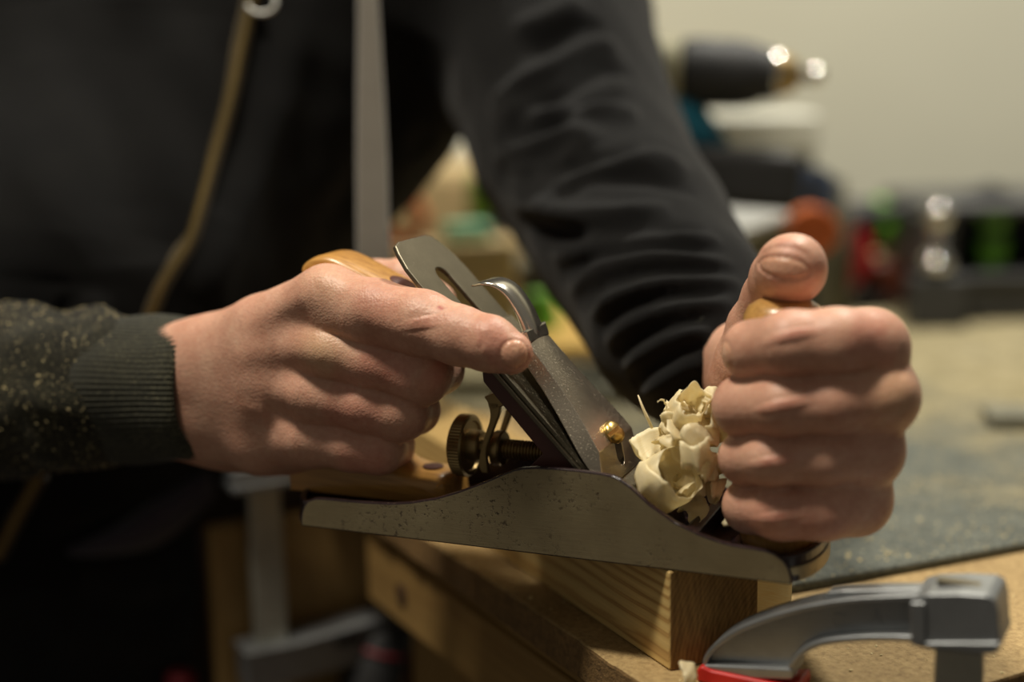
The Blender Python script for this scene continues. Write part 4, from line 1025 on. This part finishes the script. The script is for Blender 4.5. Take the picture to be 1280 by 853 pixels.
# ------------------------------------------------------------------ background clamp on the bench's left edge
CB = np.array(atY(333, 700, .845)); RZ = math.atan2(BN[1], BN[0])
cl2 = empty('screw_clamp', CB, RZ); meta(cl2, 'blurred galvanised bar clamp gripping the far left bench edge', 'clamp')
zt = atY(330, 590, .845)[2]-CB[2]; zl = atY(333, 802, .845)[2]-CB[2]
bm = bmesh.new(); box(bm, (0, 0, (zt+zl-.16)/2), (.0205, .008, zt-zl+.16)); o = bm_obj('bar', bm, M['bar'], cl2); bevel(o, .001)
def arm2(z0, z1, L, rise, name):
    bm = bmesh.new()
    prism_xz(bm, [(-.020, z0), (-.020, z1), (.014, z1), (L*.5, z1+rise*.35), (L, z1+rise), (L, z1+rise-.010), (L*.6, z0+rise*.3), (.016, z0)], -.010, .010)
    prism_xz(bm, [(-.021, z1-.002), (-.021, z1+.001), (.014, z1+.001), (L*.5, z1+rise*.35+.001), (L+.002, z1+rise+.001), (L+.002, z1+rise-.003), (L*.5, z1+rise*.35-.0025), (.014, z1-.0025)], -.0135, .0135)
    o = bm_obj(name, bm, M['cast'], cl2); bevel(o, .0015); return o
zb_ = .0008-CB[2]
bm = bmesh.new(); prism_xz(bm, [(-.021, zb_-.002), (-.021, zt+.004), (.02, zt+.004), (.12, zb_+.022), (.125, zb_+.001), (.05, zb_+.001), (.05, zb_-.002+.002), (.018, zb_+.001), (.016, zb_-.002)], -.010, .010)
prism_xz(bm, [(-.022, zb_-.003), (-.022, zb_+.001), (.016, zb_+.001), (.016, zb_-.003)], -.013, .013)
o = bm_obj('fixed_arm', bm, M['cast'], cl2); bevel(o, .0015)
o = arm2(zl-.026, zl, .088, .006, 'sliding_arm')
bm = bmesh.new(); box(bm, (.048, -.0103, zl-.006), (.018, .0006, .006)); mk = bm_obj('stamped_marking', bm, M['black'], o)
bm = bmesh.new(); tube(bm, [(.080, 0, zl-.010), (.080, 0, zl+.006)], .006, 14); sp = bm_obj('spindle', bm, M['iron'], cl2, True)
bm = bmesh.new(); lathe(bm, [(.008, -.160), (.018, -.155), (.0205, -.06), (.0190, -.010), (.0120, -.003)], 18, Matrix.Translation((.080, 0, zl)) @ Matrix.Rotation(.32, 4, 'Y')); ha = bm_obj('handle', bm, M['black'], sp, True)
bm = bmesh.new(); lathe(bm, [(.0200, -.0225), (.0206, -.021), (.0200, -.0195)], 18, Matrix.Translation((.080, 0, zl)) @ Matrix.Rotation(.32, 4, 'Y')); bm_obj('handle_ring', bm, M['dkred'], ha, True)
# ------------------------------------------------------------------ room
def struct(name, bm, m, bev=None):
    o = bm_obj(name, bm, m); o['kind'] = 'structure'; return o
bm = bmesh.new(); box(bm, (0, 0, 0), (7.0, 6.0, .05)); f = struct('floor', bm, M['floor']); f.location = (.6, .6, -.925)
WY = 2.05
bm = bmesh.new(); box(bm, (0, 0, 0), (7.0, .08, 3.4)); w = struct('wall_back', bm, M['wall']); w.location = (.4, 2.62, .75); w.rotation_euler = (0, 0, .06)
# ------------------------------------------------------------------ things at the back of the bench
def rbox(name, c, s, rz=0.0, mat=None, parent=None, bev=.004, rx=0.0, ry=0.0):
    bm = bmesh.new(); box(bm, (0, 0, 0), s); o = bm_obj(name, bm, mat, parent); o.location = c; o.rotation_euler = (rx, ry, rz); bevel(o, bev, 3); return o
ZM = .0053
def cyl(name, p, d, prof, mat, parent=None, n=32, auto=35):
    bm = bmesh.new(); lathe(bm, prof, n, axisM(p, d)); return bm_obj(name, bm, mat, parent, auto=auto)
# cordless drill lying nearly level, chuck to the right
D0 = np.array(atY(905, 92, 1.10)); dr = empty('cordless_drill', D0); meta(dr, 'blurred teal and black cordless drill with a steel bit above the bench', 'drill')
ax = (RT*1.0-UP*.02+np.array([0, -.12, 0])); ax /= np.linalg.norm(ax); A = tuple(ax)
cyl('chuck', (0, 0, 0), A, [(.019, -.030), (.0235, -.028), (.0245, -.012), (.0235, -.010), (.0235, .008), (.0215, .020), (.0185, .026), (.0175, .034)], M['black'], dr)
cyl('chuck_nose', tuple(np.array(A)*.034), A, [(.0165, 0), (.015, .004), (.0125, .012), (.007, .018)], M['oldbrass'], dr)
cyl('chuck_ring', tuple(np.array(A)*.033), A, [(.0172, -.001), (.0176, .001), (.0172, .003)], M['chrome'], dr)
cyl('drill_bit', tuple(np.array(A)*.050), A, [(.0045, 0), (.0050, .004), (.0062, .009), (.0062, .014), (.0035, .018)], M['chrome'], dr)
cyl('torque_collar', tuple(np.array(A)*-.048), A, [(.022, -.002), (.0245, 0), (.0245, .016), (.022, .018)], M['cream'], dr)
hs = cyl('motor_housing', tuple(np.array(A)*-.126), A, [(.012, -.002), (.024, .004), (.027, .02), (.027, .066), (.0255, .078)], M['teal'], dr)
bm = bmesh.new(); tube(bm, [tuple(np.array(A)*-.040+np.array([0, 0, -.012])), tuple(np.array(A)*-.026+np.array([0, 0, -.034])), tuple(np.array(A)*-.010+np.array([0, 0, -.058]))], [.019, .0175, .018], 16, 0, 1.0); bm_obj('grip', bm, M['teal'], dr, True)
bm = bmesh.new(); tube(bm, [tuple(np.array(A)*-.022+np.array([0, -.004, -.026])), tuple(np.array(A)*-.014+np.array([0, -.006, -.046]))], .006, 10); bm_obj('trigger', bm, M['black'], dr, True)
dr.scale = (1.1,)*3
bt = rbox('battery_pack', (.006, 0, -.070), (.088, .062, .040), -.02, M['black'], dr, .008, 0, .10)
# things under and beside it
zb = D0[2]-.0985
cs = empty('tool_case', (D0[0]-.026, D0[1]-.03, ZM)); meta(cs, 'black plastic case standing on end under the cordless drill', 'case')
rbox('case_body', (0, .03, (zb-ZM)*.42), (.036, .09, (zb-ZM)*.84), .15, M['black'], cs, .008); rbox('case_lid', (0, .03, (zb-ZM)*.92), (.038, .092, (zb-ZM)*.16), .15, M['dark'], cs, .004)
P = atY(945, 160, 1.40); o = empty('storage_box', (P[0], P[1], ZM)); meta(o, 'pale translucent storage box behind the drill', 'box')
h = P[2]+.014-ZM; rbox('box_body', (0, 0, h*.40), (.10, .07, h*.8), .05, M['olive'], o, .006); rbox('box_lid', (0, 0, h*.90), (.106, .076, h*.2), .05, M['white'], o, .005)
def slanted(name, uv0, uv1, Y, w, t, mat, lab, cat):
    a, b = np.array(atY(*uv0, Y)), np.array(atY(*uv1, Y+.02)); bm = bmesh.new(); L = np.linalg.norm(b-a); box(bm, (0, 0, 0), (L, w, t)); o = bm_obj(name, bm, mat); d = Vector(b-a).normalized()
    from mathutils import Quaternion; o.rotation_euler = (d.to_track_quat('X', 'Z') @ Quaternion((1, 0, 0), .85)).to_euler(); o.location = (a+b)/2; bevel(o, .002); meta(o, lab, cat); return o
slanted('metal_rail', (858, 288), (970, 250), 1.17, .045, .012, M['silver'], 'slanting silver aluminium rail on the clutter right of the black sleeve', 'rail')
P = atY(1012, 236, 1.27); o = empty('cable_reel', (P[0], P[1], P[2])); meta(o, 'small slate blue reel in the clutter below the drill', 'reel')
cyl('flange', (0, 0, 0), (.1, -1, 0), [(.020, -.016), (.020, -.013), (.010, -.012), (.010, .012), (.020, .013), (.020, .016)], M['blue'], o); cyl('hub', (0, -.016, 0), (.1, -1, 0), [(.007, -.002), (.007, .003), (.004, .004)], M['black'], o)
rb0 = rbox('wooden_block', (P[0]-.02, P[1]+.01, (P[2]-.020+ZM)/2), (.062, .07, P[2]-.022-ZM), .1, M['grey']); meta(rb0, 'dull grey-brown block propping the blue reel', 'wood block')
P = atY(1047, 240, 1.34); o = cyl('glue_bottle', (P[0], P[1], ZM), (0, 0, 1), [(.012, 0), (.014, .003), (.014, (P[2]-ZM)*.8), (.008, (P[2]-ZM)*.92), (.006, (P[2]-ZM)+.012)], M['olive']); meta(o, 'small olive brown bottle standing right of the blue reel', 'bottle')
# orange measuring tape and crimson set square-like wedge
P = atY(1014, 288, 1.16); o = empty('tape_measure', (P[0], P[1], ZM)); meta(o, 'orange tape measure behind the left thumb', 'tape measure')
z = P[2]-ZM; pf = [(.022*math.cos(a)*.95, .020*math.sin(a)) for a in np.linspace(0, 2*math.pi, 24, endpoint=False)]
bm = bmesh.new(); prism_xz(bm, [(x, z+q) for x, q in pf], -.014, .014); c_ = bm_obj('tape_case', bm, M['orange'], o); bevel(c_, .003); rbox('tape_stand', (-.006, 0, (z-.018)/2), (.016, .030, z-.018), 0, M['black'], o, .003)
bm = bmesh.new(); rbt = rbox('plastic_tray', (atY(1062, 372, 1.38)[0], 1.39, (atY(1062, 372, 1.37)[2]+ZM)/2), (.075, .05, atY(1062, 372, 1.37)[2]-ZM), .05, M['black'], None, .004); meta(rbt, 'low black tray under the crimson tool handle', 'tray')
bm = bmesh.new(); q = [atY(*p, 1.365) for p in ((1014, 372), (1060, 368), (1092, 334), (1090, 300), (1074, 280), (1052, 304), (1030, 318), (1016, 340))]; c_ = np.mean(q, 0)
prism(bm, q, lambda p: tuple(np.array(p)-c_), lambda p: tuple(np.array(p)-c_+np.array([.006, .035, 0]))); o = bm_obj('plastic_wedge', bm, M['red']); o.location = c_; bevel(o, .003); meta(o, 'bright crimson plastic tool handle right of the left thumb', 'tool handle')
# black power tools in the middle distance
P = atY(1085, 282, 1.42); o = empty('power_tool', (P[0], P[1], P[2])); meta(o, 'black power tool with a green stripe lying left of the tool case', 'power tool')
cyl('tool_body', (-.035, 0, 0), (1, .1, 0), [(.014, -.025), (.022, -.015), (.026, .01), (.026, .035), (.020, .05), (.014, .056)], M['black'], o); cyl('green_stripe', (.006, .004, 0), (1, .1, 0), [(.0262, 0), (.0272, .002), (.0272, .010), (.0262, .012)], M['green'], o)
bm = bmesh.new(); tube(bm, [(-.02, 0, -.01), (-.03, 0, -.04), (-.035, 0, ZM+.012-P[2])], [.014, .013, .016], 12); bm_obj('grip', bm, M['black'], o, True); rbox('tool_foot', (-.03, 0, ZM+.008-P[2]), (.07, .05, .015), .1, M['dark'], o, .003)
P = onz(1116, 384, ZM); o = rbox('leather_pouch', (P[0]-.004, P[1]+.02, .03), (.045, .04, .048), .2, M['rust'], None, .012); meta(o, 'small rust brown pouch on the mat left of the tool case', 'pouch')
P = onz(1158, 398, ZM); o = cyl('marker_cap', (P[0], P[1], ZM+.007), (1, .3, 0), [(.0068, 0), (.007, .001), (.007, .03), (.005, .032)], M['green']); meta(o, 'little green cap lying by the tool case corner', 'cap')
# systainer-like case seen at the right, open front with tools
P = onz(1155, 400, ZM); cx = P[0]; cy = P[1]; W_ = .30; top = atY(1200, 254, cy)[2]
cs = empty('tool_crate', (cx, cy, ZM)); meta(cs, 'large dark charcoal tool crate with an open front at the right edge', 'tool crate')
Ht = top-ZM
for nm, c, s in (('crate_base', (W_/2, .08, Ht*.20), (W_, .18, Ht*.40)), ('crate_side', (.010, .08, Ht*.65), (.030, .18, Ht*.50)), ('crate_side', (W_-.012, .08, Ht*.65), (.024, .18, Ht*.50)), ('crate_back', (W_/2, .165, Ht*.65), (W_, .012, Ht*.50)), ('crate_top', (W_/2, .08, Ht*.95), (W_, .18, Ht*.10))):
    rbox(nm, c, s, 0, M['dark'], cs, .005)
rbox('front_rail', (W_/2, -.013, Ht*.36), (W_, .010, Ht*.09), 0, M['dark'], cs, .003)
P1 = atY(1172, 300, cy-.03); o = cyl('steel_canister', (P1[0], P1[1], P1[2]-.030), (0, 0, 1), [(.006, 0)]+[(.0080+.0085*math.sin(a), .0085-.0085*math.cos(a)) for a in np.linspace(.3, 2.9, 9)]+[(.0085, .019), (.0085, .040)]+[(.0062+.0072*math.sin(a), .052-.011*math.cos(a)) for a in np.linspace(.3, 2.9, 9)]+[(.002, .064)], M['chrome'])
meta(o, 'small polished steel cylinder standing on the front of the tool crate', 'cylinder')
rs_ = rbox('crate_ledge', (P1[0]-cx, P1[1]-cy, (P1[2]-.030-ZM)/2-.001), (.05, .034, P1[2]-.032-ZM), 0, M['dark'], cs, .003)
P2 = atY(1240, 300, cy+.03); gd = empty('green_screwdriver', P2); meta(gd, 'bright green and black driver standing inside the tool crate', 'driver')
cyl('driver_head', (0, 0, .012), (0, 0, 1), [(.013, 0), (.015, .003), (.015, .016), (.013, .019)], M['green'], gd); cyl('driver_neck', (0, 0, .003), (0, 0, 1), [(.012, 0), (.0125, .009)], M['black'], gd)
cyl('driver_grip', (0, 0, -.036), (0, 0, 1), [(.006, 0), (.011, .010), (.016, .024), (.015, .034), (.012, .039)], M['green'], gd)
cyl('driver_tip', (0, 0, ZM+Ht*.40-P2[2]), (0, 0, 1), [(.004, .0), (.004, -.036-(ZM+Ht*.40-P2[2]))], M['black'], gd)
bm = bmesh.new(); tube(bm, [tuple(atY(u, v, cy+.06)) for u, v in ((1040, 300), (1085, 268), (1140, 262), (1200, 250), (1240, 238), (1262, 250), (1300, 262))], .009, 10); o = bm_obj('vacuum_hose', bm, M['black'], None, True); meta(o, 'thick black hose draped over the top of the tool crate', 'hose')
# ------------------------------------------------------------------ seen through the crook of the arm
P = atY(540, 250, 1.62); o = empty('paper_sack', (P[0], P[1], ZM)); meta(o, 'pale beige paper sack seen under the arm', 'sack')
z = P[2]+.06-ZM; rbox('sack_body', (0, 0, z*.45), (.20, .09, z*.9), -.1, M['tan'], o, .02); rbox('folded_top', (0, 0, z*.95), (.15, .03, z*.16), -.1, M['white'], o, .008); rbox('printed_panel', (.03, -.047, z*.52), (.05, .002, z*.35), -.1, M['pink'], o, .0005)
P = atY(503, 274, 1.35); o = empty('tape_roll', P); meta(o, 'orange roll of tape left of the paper sack', 'tape roll')
bm = bmesh.new(); lathe(bm, [(.013, -.012), (.024, -.012), (.024, .012), (.013, .012)], 32, Matrix.Rotation(math.pi/2, 4, 'X'), 0, False); rr = bm_obj('tape', bm, M['orange'], o, auto=40); m_ = rr.modifiers.new('s', 'SOLIDIFY'); m_.thickness = .002
sb = rbox('wooden_block', (P[0], P[1], (P[2]-.024+ZM)/2), (.07, .06, P[2]-.0245-ZM), .1, M['tan']); meta(sb, 'tan block under the orange roll of tape', 'wood block')
P = atY(604, 238, 1.40); o = empty('spray_bottle', (P[0], P[1], ZM)); meta(o, 'green and black bottle in front of the paper sack', 'bottle')
z = P[2]-ZM; cyl('bottle_body', (0, 0, 0), (0, 0, 1), [(.018, 0), (.020, .004), (.020, z*.70), (.014, z*.80)], M['black'], o); cyl('bottle_cap', (0, 0, z*.80), (0, 0, 1), [(.014, 0), (.016, .004), (.015, .035), (.008, .042)], M['green'], o)
P = atY(583, 300, 1.30); o = rbox('mint_box', (P[0], P[1], P[2]+.008), (.040, .03, .016), .2, M['mint'], None, .004); o2 = rbox('carton', (P[0], P[1], (P[2]-.0005+ZM)/2), (.085, .05, P[2]-.0005-ZM), .2, M['tan'], None, .003); meta(o2, 'pale carton under the small mint green box', 'carton'); meta(o, 'small mint green box on a pale carton below the green bottle', 'box')
P = onz(600, 376, ZM); o = empty('tool_case', (P[0]-.01, P[1]-.01, ZM)); meta(o, 'low dark grey case on the mat under the crook of the arm', 'case')
rbox('case_body', (0, 0, .018), (.17, .09, .034), .1, M['dark'], o, .006); rbox('case_lid', (0, 0, .042), (.172, .092, .012), .1, M['olive'], o, .004)
P = atY(676, 384, 1.22); o = cyl('green_jar', (P[0], P[1], ZM), (0, 0, 1), [(.014, 0), (.016, .003), (.016, P[2]-ZM-.006), (.013, P[2]-ZM), (.013, P[2]-ZM+.012), (.010, P[2]-ZM+.013)], M['green']); meta(o, 'small green jar beside the low dark case', 'jar')
P = atY(668, 320, 1.66); o = rbox('cardboard_box', (P[0], P[1], (P[2]+.03+ZM)/2), (.12, .08, P[2]+.03-ZM), .2, M['tan'], None, .003); meta(o, 'tan cardboard box against the black sleeve', 'box')
q = [onz(680, 462, ZM), onz(770, 462, ZM), onz(735, 398, ZM), onz(660, 400, ZM)]; bm = bmesh.new(); prism(bm, q, lambda p: (p[0], p[1], ZM+.0001), lambda p: (p[0], p[1], ZM+.018)); o = bm_obj('pine_board', bm, M['yellow']); bevel(o, .002); meta(o, 'yellow pine board lying on the mat behind the lever cap', 'board')
q = [onz(700, 500, ZM), onz(830, 508, ZM), onz(800, 470, ZM), onz(700, 468, ZM)]; bm = bmesh.new(); prism(bm, q, lambda p: (p[0], p[1], ZM+.0001), lambda p: (p[0], p[1], ZM+.010)); o = bm_obj('grey_board', bm, M['grey']); bevel(o, .002); meta(o, 'dull grey board lying in front of the yellow pine board', 'board')
# below the bench at the left
bm = bmesh.new(); tube(bm, [tuple(p) for p in spline([atY(262, 660, 1.02), atY(262, 700, 1.01), atY(268, 740, 1.0), atY(276, 800, 1.0), atY(284, 880, .99), atY(290, 1200, .99)], 30)], .0058, 10); o = bm_obj('red_rope', bm, M['dkred'], None, True); meta(o, 'dark red rope hanging down beside the black trousers', 'rope')
bm = bmesh.new(); tube(bm, [tuple(p) for p in spline([atY(228, 838, .86), atY(222, 870, .86), atY(214, 960, .87)], 12)], [.004]+[.010]*11, 10); o = bm_obj('red_strap', bm, M['dkred'], None, True); meta(o, 'crimson strap end in front of the trouser leg at the bottom', 'strap')
P = atY(565, 845, 1.0); st_ = empty('round_stool', (P[0]+.02, P[1]+.13, -.9)); meta(st_, 'reddish brown round stool under the bench', 'stool')
zz = P[2]+.9; cyl('seat', (0, 0, zz-.04), (0, 0, 1), [(.13, 0), (.145, .006), (.145, .034), (.135, .04)], M['rust'], st_)
for k in range(4):
    a = math.pi/4+k*math.pi/2; bm = bmesh.new(); tube(bm, [(.10*math.cos(a), .10*math.sin(a), zz-.04), (.15*math.cos(a), .15*math.sin(a), .002)], .012, 12); bm_obj('leg', bm, M['rust'], st_, True)
# ------------------------------------------------------------------ camera
cam = bpy.data.cameras.new('camera'); co = bpy.data.objects.new('camera', cam); COL.objects.link(co); S.camera = co
cam.sensor_width = 36; cam.lens = FPX*36/1280; cam.clip_start = .02; cam.clip_end = 30
R3 = Matrix(((RT[0], UP[0], -FWD[0]), (RT[1], UP[1], -FWD[1]), (RT[2], UP[2], -FWD[2])))
co.matrix_world = Matrix.Translation(CAM) @ R3.to_4x4()
cam.dof.use_dof = True; cam.dof.focus_distance = .612; cam.dof.aperture_fstop = 2.3
# ------------------------------------------------------------------ light
def area(name, loc, target, size, power, color, sy=None):
    L = bpy.data.lights.new(name, 'AREA'); L.energy = power; L.color = color; L.size = size
    if sy: L.shape = 'RECTANGLE'; L.size_y = sy
    o = bpy.data.objects.new(name, L); COL.objects.link(o); o.location = loc
    o.rotation_euler = (Vector(target)-Vector(loc)).to_track_quat('-Z', 'Y').to_euler(); return o
area('ceiling_lamp', (-.50, .42, 1.85), (.08, .62, 0), .26, 25, (1, .91, .76), .26)
area('far_ceiling_lamp', (.75, 1.45, 1.9), (.75, 1.8, 0), .22, 34, (1, .95, .84))
W = bpy.data.worlds.new('room_light'); S.world = W; W.use_nodes = True
W.node_tree.nodes['Background'].inputs[0].default_value = (1, .93, .78, 1); W.node_tree.nodes['Background'].inputs[1].default_value = .085
S.view_settings.view_transform = 'Standard'; S.view_settings.look = 'None'; S.view_settings.exposure = 0.5; S.view_settings.gamma = 1
S.view_settings.use_curve_mapping = False
S.cycles.use_denoising = True
